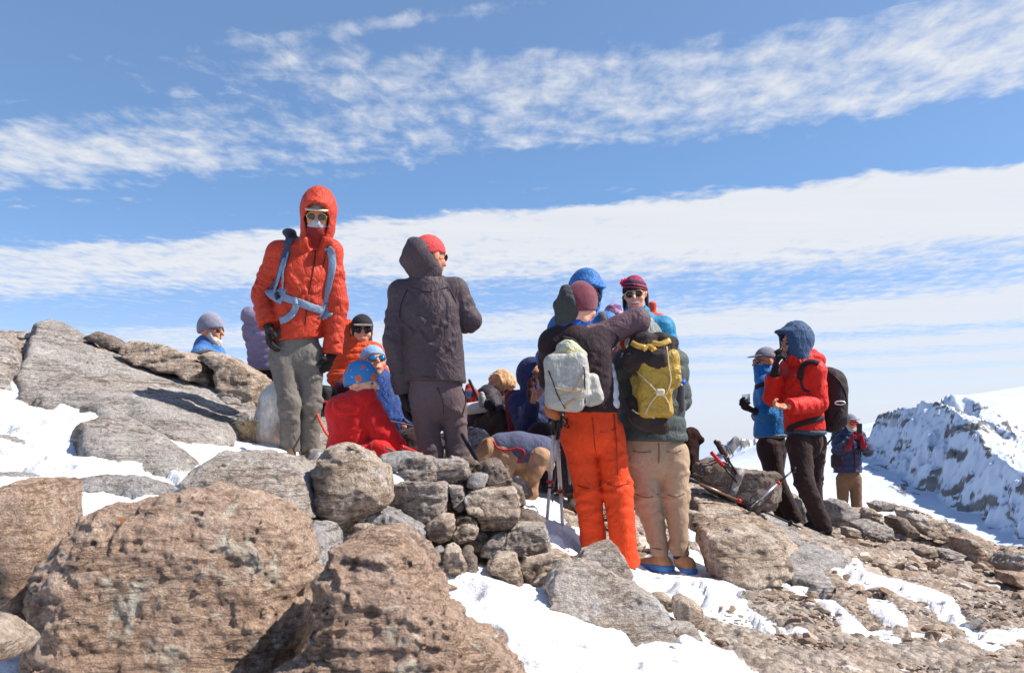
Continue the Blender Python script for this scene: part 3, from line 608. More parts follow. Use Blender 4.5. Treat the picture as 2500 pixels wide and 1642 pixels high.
rock('stone','round grey stone half sunk in the snow at the bottom, right of the tilted slab','stone',[(1620,1578),(1635,1572),(1656,1582),(1664,1602),(1639,1612),(1620,1598)],3.5,.06,'blue',97,.4,rnd=.6)
# --- middle ground behind the khaki trousers
rock('boulder','big fractured tan boulder right of the khaki trousers','boulder',[(1712,1307),(1724,1284),(1781,1273),(1837,1278),(1916,1326),(1921,1396),(1880,1412),(1826,1417),(1767,1411),(1741,1398),(1719,1338)],5.7,.28,'tan',101,.75,0,.012,1.1,.2,7,g1)
plate('rock_ledge','broad tan ledge with lichen between the khaki trousers and the fractured boulder',[(1676,1185),(1720,1190),(1780,1215),(1850,1245),(1930,1290),(1965,1330),(1925,1345),(1860,1300),(1800,1285),(1724,1280),(1686,1262)],.14,'tan',102,.08,1.2)
rock('boulder','cracked brown block beside the khaki knees','boulder',[(1676,1246),(1700,1247),(1726,1259),(1728,1290),(1682,1292)],6.2,.14,'tan',103,.2,0,.01,.8,.15,5,g1)
rock('boulder','dark slanted boulder with a white quartz vein, trekking poles leaning on it','boulder',[(1691,1153),(1710,1127),(1747,1116),(1791,1140),(1836,1147),(1892,1147),(1908,1185),(1888,1242),(1843,1250),(1780,1224),(1717,1183)],7.4,.25,'dark',104,-.05,0,.013,1.0,.2,5,g1)
plate('rock_ledge','shaded grey slab under the feet of the hikers at the right',[(1800,1225),(1850,1235),(1940,1262),(2010,1300),(2060,1318),(2045,1335),(1970,1348),(1925,1320),(1845,1275)],.03,'blue',105,.07,.6)
plate('rock_ledge','flat light grey rock below the hiking boots at the right',[(1910,1345),(1964,1315),(2010,1330),(2045,1335),(2075,1350),(2092,1366),(2020,1384),(2062,1438),(2000,1432),(1925,1414),(1912,1375)],.06,'blue',106,.07,.7)
rock('boulder','pale rounded rock between the black trousers and the photographer in brown trousers','boulder',[(2024,1225),(2045,1218),(2066,1235),(2100,1257),(2088,1278),(2049,1295),(2032,1281)],9.2,.25,'slab',107,.5,0,.016,.9,.3,6,g1)
rock('boulder','pale rock between the legs of the hikers at the right','boulder',[(1950,1215),(1968,1222),(1985,1270),(1975,1300),(1952,1290),(1944,1250)],9.0,.2,'slab',108,.3,0,.016,.9,.3,6,g1)
def rr(label, pts, D, T, mat, seed, tilt=.6, **k): rock('loose_rock', label, 'rock', pts, D, T, mat, seed, tilt, group=gr, **k)
rr('flat bedded rock with a brown edge right of the black boots',[(2086,1278),(2123,1268),(2177,1290),(2174,1309),(2140,1318),(2100,1304)],8.0,.12,'slab',111,.9)
rr('flat capping stone on the ridge right of the brown trousers',[(2121,1227),(2150,1222),(2179,1228),(2187,1238),(2171,1247),(2140,1247)],9.4,.12,'slab',112,.4)
rr('small peaked stone beside the brown trousers',[(2101,1259),(2114,1233),(2134,1248),(2139,1270),(2123,1270)],9.0,.12,'tan',113,.2)
rr('long dark leaning rock on the right slope below the ridge',[(2171,1262),(2185,1258),(2199,1262),(2236,1298),(2230,1312),(2202,1304),(2176,1280)],8.4,.14,'dark',114,.3)
rr('brown ledge rock along the right ridge',[(2172,1246),(2216,1240),(2260,1258),(2295,1274),(2312,1300),(2300,1315),(2250,1300),(2210,1264)],9.0,.18,'tan',115,.7)
rr('dark topped rock at the far end of the right ridge line',[(2296,1286),(2318,1276),(2345,1290),(2368,1304),(2352,1322),(2318,1316)],8.9,.15,'slab',116,.6)
rr('big brown overhanging boulder on the right ridge',[(2330,1312),(2366,1302),(2406,1326),(2425,1364),(2450,1412),(2428,1420),(2406,1406),(2343,1377),(2338,1345)],7.6,.22,'brown',117,.25,rnd=.45)
rr('blurred grey boulder at the right picture edge',[(2440,1378),(2468,1341),(2500,1334),(2560,1340),(2560,1410),(2500,1404),(2462,1397)],7.0,.2,'tan',118,.3)
rr('low boulder at the right picture edge under the blurred grey one',[(2455,1400),(2500,1404),(2560,1412),(2560,1448),(2500,1440),(2458,1420)],6.6,.16,'brown',119,.5)
rr('tall brown fin of rock above the right snow strip',[(2104,1334),(2125,1340),(2140,1360),(2162,1381),(2173,1398),(2137,1400),(2109,1377)],7.3,.14,'tan',120,.4)
rr('brown stone between the flat grey rock and the brown fin',[(2058,1285),(2090,1290),(2106,1306),(2094,1316),(2062,1306)],8.0,.1,'tan',121,.6)
rr('rounded rubble stone on the slope below the dark leaning rock',[(2236,1340),(2256,1330),(2282,1342),(2284,1358),(2258,1362),(2238,1354)],7.4,.1,'tan',122,.4)
rr('flat plate of rock half way down the right slope',[(2290,1340),(2330,1344),(2352,1356),(2340,1366),(2300,1360)],7.4,.07,'slab',123,1.0)
# --- rocks round the resting group
gm = 'rocks among the resting hikers'
def mr(label, pts, D, T, mat, seed, tilt=.5, **k): rock('rock', label, 'rock', pts, D, T, mat, seed, tilt, group=gm, **k)
plate('rock_slab','grey rock slope between the grey trousers and the child in red',[(745,1000),(800,985),(850,1010),(880,1080),(880,1140),(760,1150),(735,1080)],.12,'slab',131,.1,group=gm)
mr('grey rock beside the black bag left of the child',[(778,955),(795,942),(830,960),(838,985),(810,1000),(782,988)],7.5,.15,'dark',132,.3)
mr('pale rubble at the child\'s feet behind the wall',[(935,1112),(990,1100),(1030,1106),(1040,1140),(960,1150),(930,1130)],5.6,.12,'blue',133,.8)
mr('light rocks under the seated blond person\'s legs',[(1143,1040),(1180,1050),(1200,1075),(1240,1090),(1236,1120),(1180,1110),(1143,1090)],7.0,.15,'slab',134,.6)
mr('brown rocks just behind the dark rusty wall stone',[(1240,1170),(1262,1160),(1290,1180),(1300,1208),(1276,1215),(1252,1200)],5.9,.12,'tan',135,.5)
mr('pale rock right of the dog\'s paws',[(1305,1165),(1330,1158),(1352,1190),(1336,1206),(1308,1200)],7.2,.1,'slab',136,.6)
mr('rubble between the trekking poles and the black bags',[(1352,1180),(1400,1184),(1420,1206),(1400,1222),(1356,1212)],7.2,.1,'tan',137,.8)
# thousands of small stones
def scree():
    rng = np.random.RandomState(5); VV = []; FF = []; CC = []; n = 0
    import bmesh
    bm = bmesh.new(); bmesh.ops.create_icosphere(bm, subdivisions=2, radius=1); bv = np.array([v.co[:] for v in bm.verts]); bf = np.array([[v.index for v in f.verts] for f in bm.faces]); bm.free()
    tot = 0; N_ = 16000
    yy = 2.6*(12/2.6)**rng.rand(N_*3); uu = rng.uniform(-.56, .58, N_*3); xx = yy*uu
    zz = ground_z(xx, yy); S = snow_mask(xx, yy, zz)
    dens = np.where(uu < -.12, .25, 1.0)
    keep = ((S < .01) | ((S < .06) & (rng.rand(len(xx)) < .12)) | (rng.rand(len(xx)) < .004)) & (rng.rand(len(xx)) < dens)
    xx, yy, zz = xx[keep][:N_], yy[keep][:N_], zz[keep][:N_]
    for i in range(len(xx)):
        s = .0075*(1+rng.pareto(2.1)); s = min(s, .05)*(.75 if yy[i] < 5.2 else 1)*min(1.5, .6+yy[i]/9)
        q = bv.copy()
        for k in range(8):
            nn = rng.normal(size=3); nn /= np.linalg.norm(nn); dd = q@nn; lim = .38+.28*rng.rand(); q = q - np.clip(dd-lim, 0, None)[:,None]*nn
        q = q*(1+.05*rng.normal(size=(len(q),1)))
        q = q*s*np.array([1+.5*rng.rand(), 1+.4*rng.rand(), .45+.4*rng.rand()])
        a = rng.rand()*6.28; b = rng.normal()*.3
        R = np.array([[math.cos(a),-math.sin(a),0],[math.sin(a),math.cos(a),0],[0,0,1]]) @ np.array([[math.cos(b),0,math.sin(b)],[0,1,0],[-math.sin(b),0,math.cos(b)]])
        q = q@R.T + (xx[i], yy[i], zz[i]+s*.08)
        VV.append(q); FF.append(bf+n); n += len(q); CC.append(np.full(len(q), rng.rand()))
    t = NT('scree_stone'); a = t.attr('shade'); n2 = t.noise(40, 5, .65)
    c = t.ramp(a, [(0, (.20,.135,.095)), (.4, (.38,.28,.205)), (.8, (.46,.38,.31)), (1, (.64,.58,.52))])
    c = t.mix(.7, c, t.ramp(n2, [(.3, (.45,.42,.4)), (.55, (1,1,1)), (.75, (1.35,1.35,1.35))]), 'MULTIPLY')
    o = mesh_obj('scree', np.concatenate(VV), np.concatenate(FF), t.done(c, .9, t.bump(n2, .7, .015), .2), None, False)
    at = o.data.attributes.new('shade', 'FLOAT', 'POINT'); at.data.foreach_set('value', np.concatenate(CC).astype(np.float32))
    tag(o, 'loose angular stones and gravel strewn over the summit slope', 'scree', kind='stuff')
scree()
# ------------------------------------------------------------------ soft bodies: signed distance primitives
def A3(v): return np.asarray(v, float)
def nrm(v): v = A3(v); return v/(np.linalg.norm(v)+1e-12)
def cap(a, b, ra, rb=None, n=None, k=1.0, puff=0, sp=.06, ph=0.0, dis=.5):
    return dict(t='c', dis=dis, a=A3(a), b=A3(b), ra=ra, rb=ra if rb is None else rb, n=None if n is None else nrm(n), k=k, puff=puff, sp=sp, ph=ph)
def ell(c, r, R=None): return dict(t='e', c=A3(c), r=A3(r), R=np.eye(3) if R is None else R)
def box(c, hs, R=None, r=.03): return dict(t='b', c=A3(c), r=A3(hs), R=np.eye(3) if R is None else R, rr=r)
def frame(f, u=(0,0,1)):
    f = nrm(f); x = nrm(np.cross(f, u)); z = np.cross(x, f); return np.stack([x, f, z])     # rows: right, forward, up
def prim_box(p, m):
    if p['t'] == 'c':
        r = max(p['ra'], p['rb'])+m+p['puff']; return np.minimum(p['a'], p['b'])-r, np.maximum(p['a'], p['b'])+r
    r = p['r'] if p['t'] == 'e' else p['r']+p['rr']*0
    e = np.abs(p['R'].T)@r + m; return p['c']-e, p['c']+e
def prim_d(p, X, Y, Z):
    if p['t'] == 'c':
        a, b = p['a'], p['b']; ab = b-a; L2 = ab@ab+1e-12
        qx, qy, qz = X-a[0], Y-a[1], Z-a[2]
        t = (qx*ab[0]+qy*ab[1]+qz*ab[2])/L2; tc = np.clip(t, 0, 1)
        rx, ry, rz = qx-ab[0]*tc, qy-ab[1]*tc, qz-ab[2]*tc
        if p['n'] is not None:
            n = p['n']; dn = (rx*n[0]+ry*n[1]+rz*n[2])*(p['k']-1)
            rx, ry, rz = rx+dn*n[0], ry+dn*n[1], rz+dn*n[2]
        d = np.sqrt(rx*rx+ry*ry+rz*rz) - (p['ra']+(p['rb']-p['ra'])*tc)
        if p['puff']: d = d - p['puff']*np.sqrt(np.abs(np.sin(math.pi*(t*math.sqrt(L2)/p['sp']+p['ph']+ (vn(X*9+Z*0, Y*9+Z*0, Z*9+X*0, 5)*p.get('dis', .5))))))
        return d
    R = p['R']; x, y, z = X-p['c'][0], Y-p['c'][1], Z-p['c'][2]
    u = R[0,0]*x+R[0,1]*y+R[0,2]*z; v = R[1,0]*x+R[1,1]*y+R[1,2]*z; w = R[2,0]*x+R[2,1]*y+R[2,2]*z
    r = p['r']
    if p['t'] == 'e':
        k0 = np.sqrt((u/r[0])**2+(v/r[1])**2+(w/r[2])**2); k1 = np.sqrt((u/r[0]**2)**2+(v/r[1]**2)**2+(w/r[2]**2)**2)+1e-9
        return k0*(k0-1)/k1
    rr = p['rr']; qx, qy, qz = np.abs(u)-r[0]+rr, np.abs(v)-r[1]+rr, np.abs(w)-r[2]+rr
    return np.sqrt(np.clip(qx,0,None)**2+np.clip(qy,0,None)**2+np.clip(qz,0,None)**2)+np.minimum(np.maximum(qx, np.maximum(qy, qz)), 0)-rr
def sdf_mesh(prims, h=.01, k=.03, cuts=(), subs=(), ks=.012, wr=0, wsc=9, seed=1, wz=1.0, kc=.008, hand=(), hk=.006, lcuts=(), bands=None):
    m = k+3*h
    lo = np.min([prim_box(p, m)[0] for p in list(prims)+list(hand)], 0); hi = np.max([prim_box(p, m)[1] for p in list(prims)+list(hand)], 0)
    ax = [np.arange(lo[i], hi[i]+h, h) for i in range(3)]
    D = np.full([len(a) for a in ax], .3)
    def sl(p, m):
        a, b = prim_box(p, m); s = []
        for i in range(3):
            i0 = max(0, int((a[i]-lo[i])/h)); i1 = min(len(ax[i]), int((b[i]-lo[i])/h)+2); s.append(slice(i0, max(i1, i0+1)))
        return tuple(s)
    def ev(p, s): return prim_d(p, ax[0][s[0]][:,None,None], ax[1][s[1]][None,:,None], ax[2][s[2]][None,None,:])
    for p in prims:
        s = sl(p, m); D[s] = smin(D[s], ev(p, s), k)
    for p in subs:
        s = sl(p, .02); D[s] = smax(D[s], -ev(p, s), ks)
    for c, n in cuts:
        c = A3(c); n = nrm(n)
        pl = (ax[0][:,None,None]-c[0])*n[0]+(ax[1][None,:,None]-c[1])*n[1]+(ax[2][None,None,:]-c[2])*n[2]
        D = smax(D, pl, kc)
    for p in hand:
        s = sl(p, .02+hk); D[s] = smin(D[s], ev(p, s), hk)
    if wr:
        msk = np.abs(D) < wr*2+2*h; I = np.argwhere(msk)
        x, y, z = ax[0][I[:,0]], ax[1][I[:,1]], ax[2][I[:,2]]
        w1 = fbm(x, y, z, wsc*.5, 2, seed)*.10
        n = fbm(x+w1, y-w1, z*wz+w1*.8, wsc, 3, seed+3, .55, True)*1.5
        D[msk] -= n*wr
    if bands:
        msk = np.abs(D) < .05; I = np.argwhere(msk); x, y, z = ax[0][I[:,0]], ax[1][I[:,1]], ax[2][I[:,2]]
        D[msk] -= bands[0]*(np.sqrt(np.abs(np.sin(math.pi*(z/bands[1]+fbm(x, y, z, 6, 2, seed)*.35))))-.6)
    for c, n, rad in lcuts:
        c = A3(c); n = nrm(n); s_ = []
        for i in range(3):
            i0 = max(0, int((c[i]-rad-lo[i])/h)); i1 = min(len(ax[i]), int((c[i]+rad-lo[i])/h)+2); s_.append(slice(i0, max(i1, i0+1)))
        s_ = tuple(s_)
        pl = (ax[0][s_[0]][:,None,None]-c[0])*n[0]+(ax[1][s_[1]][None,:,None]-c[1])*n[1]+(ax[2][s_[2]][None,None,:]-c[2])*n[2]
        D[s_] = smax(D[s_], pl, .006)
    return surf_nets(D, lo, h)
def part(name, prims, mat, parent, h=.01, k=.03, **kw):
    V, Q = sdf_mesh(prims, h, k, **kw)
    o = mesh_obj(name, V, Q, mat, parent)
    if parent is None: pass
    KEEP[o.name] = (V, Q); return o
from mathutils.bvhtree import BVHTree
def bvh(objs):
    V = []; F = []; n = 0
    for o in [o_ for o_ in objs if o_.name in KEEP]:
        v, q = KEEP[o.name]; V.append(v); F.append(q+n); n += len(v)
    return BVHTree.FromPolygons(np.concatenate(V).tolist(), np.concatenate(F).tolist())
def hit(tree, px, py, off=.004):
    d = Vector(((px-1250)/FPX, 1, (HZ-py)/FPX)).normalized()
    loc, n, i, dist = tree.ray_cast(Vector((0,0,0)), d)
    if loc is None:
        loc, n, i, dist = tree.find_nearest(Vector(P(px, py, hit.d)))
    return A3(loc)+A3(n)*off, A3(n)
def catmull(pts, sub=6):
    pts = [A3(p) for p in pts]
    if len(pts) < 3: return [pts[0]+(pts[-1]-pts[0])*t for t in np.linspace(0, 1, sub+1)]
    P_ = [2*pts[0]-pts[1]]+pts+[2*pts[-1]-pts[-2]]; out = []
    for i in range(1, len(P_)-2):
        for t in np.arange(0, 1, 1/sub):
            a, b, c, d = P_[i-1:i+3]
            out.append(.5*((2*b)+(-a+c)*t+(2*a-5*b+4*c-d)*t*t+(-a+3*b-3*c+d)*t**3))
    out.append(pts[-1]); return out
def tube_arr(pts, r, seg=8, flat=None, w=None, closed=False):
    """swept ellipse; flat: list of normals, w: half width (else round r). r may be a list"""
    pts = [A3(p) for p in pts]; n = len(pts); V = []; Q = []
    up = A3((0,0,1)); pt = None
    for i, p in enumerate(pts):
        t = nrm((pts[(i+1) % n] if closed else pts[min(i+1, n-1)])-(pts[i-1] if closed else pts[max(i-1, 0)]))
        if flat is not None: nn = flat[i]
        else: nn = up if abs(t@up) < .9 else A3((0,1,0))
        s = nrm(np.cross(t, nn)); q = np.cross(s, t)
        ri = r[i] if hasattr(r, '__len__') else r
        wi = ri if w is None else (w[i] if hasattr(w, '__len__') else w)
        for k in range(seg):
            a = 2*math.pi*k/seg
            ca, sa = math.cos(a), math.sin(a)
            if w is not None: ca = math.copysign(abs(ca)**.6, ca); sa = math.copysign(abs(sa)**.6, sa)
            V.append(p+s*wi*ca+q*ri*sa)
    for i in range(n if closed else n-1):
        for k in range(seg):
            a = i*seg+k; b = i*seg+(k+1) % seg; c = ((i+1) % n)*seg+(k+1) % seg; d = ((i+1) % n)*seg+k
            Q.append((a, d, c, b))
    V = np.array(V); Q = [list(q) for q in Q]
    if not closed:
        Q.append(list(range(seg))); Q.append([ (n-1)*seg+k for k in range(seg)][::-1])
    return V, Q
def tube(name, pts, r, mat, parent=None, sub=5, smooth=True, **k):
    pp = catmull(pts, sub) if sub else [A3(p) for p in pts]
    if hasattr(r, '__len__'): r = np.interp(np.linspace(0, 1, len(pp)), np.linspace(0, 1, len(r)), r)
    V, Q = tube_arr(pp, r, **k); return mesh_obj(name, V, Q, mat, parent, smooth)
def join_arr(parts):
    V = []; Q = []; n = 0
    for v, q in parts:
        V.append(v); Q += [[i+n for i in f] for f in (q.tolist() if isinstance(q, np.ndarray) else q)]; n += len(v)
    return np.concatenate(V), Q
def strap(name, tree, pix, w, mat, parent, thick=.004, off=.004, sub=5):
    hs = [hit(tree, *p, off=off) for p in pix]
    pp = catmull([h_[0] for h_ in hs], sub); nn = catmull([h_[1] for h_ in hs], sub); nn = [nrm(n) for n in nn]
    V, Q = tube_arr(pp, thick, 8, nn, w/2); return mesh_obj(name, V, Q, mat, parent)

# ------------------------------------------------------------------ cloth, skin, gear materials
def fabric(name, rgb, rough=.75, wsc=16, wb=.5, sheen=.1, weave=True, var=.10, spec=.3, shine=None, vert=1.0):
    t = NT(name); c0 = lin(rgb)
    n1 = t.noise(wsc*.55, 3, .5, t.mapv((1,1,.8), (.2,.5,.1)), 1.6); n1b = t.noise(wsc*1.3, 3, .55, t.mapv((1.3,1.3,.55), (.5,.2,.4)), 1.2); n2 = t.noise(wsc*4, 4, .6, None, .4); n0 = t.noise(4, 3, .5)
    c = t.mix(1.0, c0, t.ramp(n0, [(.3, (1-var,)*3), (.7, (1+var,)*3)]), 'MULTIPLY')
    c = t.mix(.6, c, t.ramp(n2, [(.3, (1-var*1.6,)*3), (.7, (1+var*1.3,)*3)]), 'MULTIPLY')
    r1 = t.math('ABSOLUTE', t.math('SUBTRACT', n1, .5)); r2 = t.math('ABSOLUTE', t.math('SUBTRACT', n1b, .5))
    h = t.math('SUBTRACT', t.math('MULTIPLY', n2, .14), t.math('ADD', t.math('MULTIPLY', r1, 2.6), t.math('MULTIPLY', r2, 1.3)))
    if weave: h = t.math('ADD', h, t.math('MULTIPLY', t.noise(420, 2, .6), .06))
    m = t.done(c, rough, t.bump(h, min(1, wb*.75), .020), spec); t.b.inputs['Sheen Weight'].default_value = sheen*.5; return m
def plain(name, rgb, rough=.5, metal=0, spec=.5, alpha=None, bump=0, bsc=60, trans=0):
    t = NT(name); n = t.noise(bsc, 3, .6); c = t.mix(1.0, lin(rgb), t.ramp(n, [(.3, (.86,)*3), (.7, (1.1,)*3)]), 'MULTIPLY')
    m = t.done(c, rough, t.bump(n, bump, .005) if bump else None, spec); t.b.inputs['Metallic'].default_value = metal
    if trans: t.b.inputs['Transmission Weight'].default_value = trans; t.b.inputs['IOR'].default_value = 1.2
    return m
def knit(name, rgb, stripes=None, sc=1):
    t = NT(name); n = t.noise(30, 4, .6); w = t.N.new('ShaderNodeTexWave'); w.inputs['Scale'].default_value = 60*sc; w.inputs['Distortion'].default_value = .6; t.L.new(t.tc.outputs['Object'], w.inputs['Vector'])
    c = t.mix(1.0, lin(rgb), t.ramp(n, [(.3, (.8,)*3), (.7, (1.15,)*3)]), 'MULTIPLY')
    m = t.done(c, .95, t.bump(t.math('ADD', w.outputs[0], n), .4, .004), .15); t.b.inputs['Sheen Weight'].default_value = .3; return m
def skin_mat(name, rgb):
    t = NT(name); n = t.noise(25, 4, .6); c = t.mix(1.0, lin(rgb), t.ramp(n, [(.3, (.88,.84,.82)), (.7, (1.06,1.02,1.0))]), 'MULTIPLY')
    m = t.done(c, .55, t.bump(t.noise(90, 3, .6), .15, .003), .35); t.b.inputs['Subsurface Weight'].default_value = .08; t.b.inputs['Subsurface Radius'].default_value = (.02,.008,.004); return m
SK = skin_mat('fair_sunburnt_skin', (214,148,118)); SK2 = skin_mat('pale_skin', (228,172,146))
LENS = plain('dark_sunglass_lens', (18,16,18), .08, 0, .8); LENSB = plain('blue_mirror_lens', (40,130,175), .08, .7, .8); LENSR = plain('red_goggle_lens', (215,40,15), .12, .5, .8)
BLACKP = plain('black_plastic', (22,20,22), .45); METAL = plain('aluminium_shaft', (226,222,216), .35, .25); GOLD = plain('pale_gold_frame', (215,175,90), .35, .6); REDP = plain('red_plastic', (190,30,20), .4)
BLKG = fabric('black_glove_fabric', (38,32,32), .85, 40, .4); SOLE = plain('dark_rubber_sole', (30,27,26), .85, 0, .3)
LIP = skin_mat('lip_skin', (178,88,78)); TEETH = plain('teeth_enamel', (235,228,215), .3)
WHITEH = knit('white_beard_hair', (212,200,186)); 

# ------------------------------------------------------------------ people
def hand_prims(w, d, n, s=1.0, curl=.6, r=.0085, side=1, thumb=.7):
    """w wrist, d direction of the palm, n the way the palm faces; side +1/-1: on which side the thumb sits"""
    d = nrm(d); n = nrm(A3(n)-d*(A3(n)@d)); l = np.cross(d, n)*side
    o = [cap(w, w+d*.035*s, .024*s, .030*s, n, 1.6), cap(w+d*.03*s, w+d*.078*s, .033*s, .036*s, n, 2.5)]
    for i, (off, ln) in enumerate(((.029,.078), (.010,.086), (-.010,.08), (-.028,.064))):
        b = w+d*(.088-.006*abs(i-1))*s+l*off*s
        c1 = curl*(.85+.12*i); d1 = nrm(d*math.cos(c1*.7)+n*math.sin(c1*.7)); d2 = nrm(d*math.cos(c1*1.7)+n*math.sin(c1*1.7)); d3 = nrm(d*math.cos(c1*2.5)+n*math.sin(c1*2.5))
        p1 = b+d1*ln*.45*s; p2 = p1+d2*ln*.32*s; p3 = p2+d3*ln*.23*s
        o += [cap(b-d*.01*s, p1, r*1.12*s, r*1.02*s), cap(p1, p2, r*1.02*s, r*.95*s), cap(p2, p3, r*.95*s, r*.8*s)]
    b = w+d*.03*s+l*.026*s; t1 = nrm(d*.6+l*.75+n*.35*thumb); p1 = b+t1*.042*s; t2 = nrm(d*.85+l*.15+n*.6*thumb); p2 = p1+t2*.034*s
    o += [cap(b, p1, r*1.6*s, r*1.25*s), cap(p1, p2, r*1.25*s, r*1.0*s)]
    return o
def head_prims(c, f, u, s=1.0, nose=1.0, ears=True):
    R = frame(f, u); q = lambda x, y, z: c+(R[0]*x+R[1]*y+R[2]*z)*s
    o = [ell(q(0,-.012,.028), A3((.077,.096,.090))*s, R), ell(q(0,.022,-.035), A3((.062,.068,.078))*s, R), ell(q(0,.058,-.088), A3((.026,.026,.022))*s, R),
         cap(q(0,.084,.018), q(0,.108*nose+.004,-.020), .008*s, .0135*s), cap(q(-.038,.076,.030), q(.038,.076,.030), .011*s),
         ell(q(.040,.062,-.022), A3((.024,.022,.024))*s, R), ell(q(-.040,.062,-.022), A3((.024,.022,.024))*s, R), cap(q(-.018,.083,-.056), q(.018,.083,-.056), .010*s),
         cap(q(-.03,.01,-.085), q(.03,.01,-.085), .03*s)]
    if ears: o += [ell(q(.079,-.008,-.004), A3((.010,.020,.032))*s, R), ell(q(-.079,-.008,-.004), A3((.010,.020,.032))*s, R)]
    return o, q, R
def folds(a, b, ra, rb, spots, seed=1, r=.010, sink=.35, span=2.2):
    """cloth folds: short slanting ridges round a limb. spots: (position along the limb, spread, how many)"""
    rng = np.random.RandomState(seed); a = A3(a); b = A3(b); ax = b-a; L = np.linalg.norm(ax); u = ax/L
    e1 = nrm(np.cross(u, (0,1,.2))); e2 = np.cross(u, e1); out = []
    for t0, sp, n in spots:
        for i in range(n):
            t = t0+rng.normal()*sp; th = rng.rand()*6.28; sl = rng.normal()*.45+.25*rng.choice([-1,1]); w = span*(.45+.55*rng.rand()); m = 6; pts = []
            for k in range(m+1):
                q_ = k/m-.5; tt = t+q_*sl*w*(ra+rb)/2/L+.010*math.sin(k*1.3+i)/L; R_ = ra+(rb-ra)*min(max(tt, 0), 1); an = th+q_*w
                pts.append((a+ax*min(max(tt, .0), 1.0)+(e1*math.cos(an)+e2*math.sin(an))*(R_-r*sink), r*(.35+.75*math.cos(q_*math.pi))*(.7+.6*rng.rand())))
            for (p0, r0), (p1, r1) in zip(pts[:-1], pts[1:]): out.append(cap(p0, p1, max(r0, .003), max(r1, .003)))
    return out
class Person:
    def __init__(s, label, D, group=None, foot=None, scale=1.0):
        s.D = D; s.label = label; s.s = scale; s.group = group; s.J = {}; s.extra = []; s.hands = []; s.foot = foot
    def pt(s, px, py, dd=0.0): return P(px, py, s.D+dd)
    def joints(s, **k):
        for n, v in k.items(): s.J[n] = s.pt(*v) if len(v) in (2, 3) else A3(v[1:])
    def root(s, x=None):
        J = s.J; low = s.foot if s.foot is not None else min((J[n] for n in J), key=lambda p: p[2])
        s.origin = A3(low); return s
    def body(s, mat, f, u=(0,0,1), hs=1.0, h=.008, nose=1.0, ears=True, bare=(), kneel=None, neck=.052):
        J = s.J; S = s.s
        hp, q, R = head_prims(J['head'], f, u, hs, nose, ears); s.hq, s.hR, s.hsz = q, R, hs
        pr = list(hp) + [cap(q(0,-.02,-.05), J['neck'], neck*hs, neck*1.12*hs)]
        if 'pel' in J:
            n = s.nf
            pr += [cap(J['shL'], J['shR'], .045*S), cap(J['neck'], J['chest'], .06*S, .115*S, n, 1.5), cap(J['chest'], J['pel'], .12*S, .115*S, n, 1.35)]
        for a in 'LR':
            if 'el'+a in J: pr += [cap(J['sh'+a], J['el'+a], .043*S, .036*S), cap(J['el'+a], J['wr'+a], .036*S, .025*S)]
            if 'kn'+a in J: pr += [cap(J['hip'+a], J['kn'+a], .07*S, .048*S), cap(J['kn'+a], J['an'+a], .05*S, .034*S)]
        V, Q = sdf_mesh(pr, h, .018, hand=[x for b in bare for x in b])
        o = mesh_obj('person', V, Q, mat); rebase(o, s.origin); s.o = o; KEEP[o.name] = (V, Q)
        return tag(o, s.label, 'person', s.group)
    def glasses(s, lens=LENS, fr=BLACKP, r=.024, z=.012, y=.092, arms=True, sport=False, rim=.0022):
        q = s.hq; S = s.hsz; pts = []
        parts = []
        for sg in (-1, 1):
            c = q(sg*.032, y, z); R = s.hR
            ring = [q(sg*.032+math.cos(a)*r*1.12, y-.004-.10*abs(math.cos(a)*r*1.1)*(1 if sport else .5), z+math.sin(a)*r*(.72 if sport else .92)) for a in np.linspace(0, 2*math.pi, 20, endpoint=False)]
            parts.append(tube_arr(ring, rim*S, 6, closed=True))
            if arms: parts.append(tube_arr([q(sg*(.032+r*1.1), y-.008, z+.005), q(sg*.080, y-.045, z+.004), q(sg*.083, y-.10, z)], .0025*S, 6))
        parts.append(tube_arr([q(-.012, y+.002, z+.008), q(0, y+.006, z+.010), q(.012, y+.002, z+.008)], .0025*S, 6))
        V, Q = join_arr(parts); g = mesh_obj('sunglasses', V, Q, fr, s.o)
        for sg in (-1, 1):
            c = q(sg*.032, y-.006, z)
            Vl, Ql = sdf_mesh([ell(c, A3((r*1.1, .007, r*(.70 if sport else .9)))*S, s.hR)], .0035, .002)
            mesh_obj('lens', Vl, Ql, lens, g)
        return g
    def mouth(s, smile=False):
        q = s.hq; S = s.hsz
        z0 = -.060
        if smile:
            w = .027; m = mesh_obj('lips', *tube_arr([q(x*w, .0925-.012*x*x, z0+.008*x*x) for x in np.linspace(-1, 1, 9)], .0075*S, 8), LIP, s.o)
            mesh_obj('teeth', *tube_arr([q(x*w*.85, .0955-.010*x*x, z0+.002+.008*x*x) for x in np.linspace(-1, 1, 9)], .0048*S, 8), TEETH, s.o)
        else: mesh_obj('lips', *tube_arr([q(x*.022, .0925-.010*x*x, z0+.001*x*x) for x in np.linspace(-1, 1, 9)], [.003,.0055,.0065,.0055,.003] and .005*S, 8), LIP, s.o)
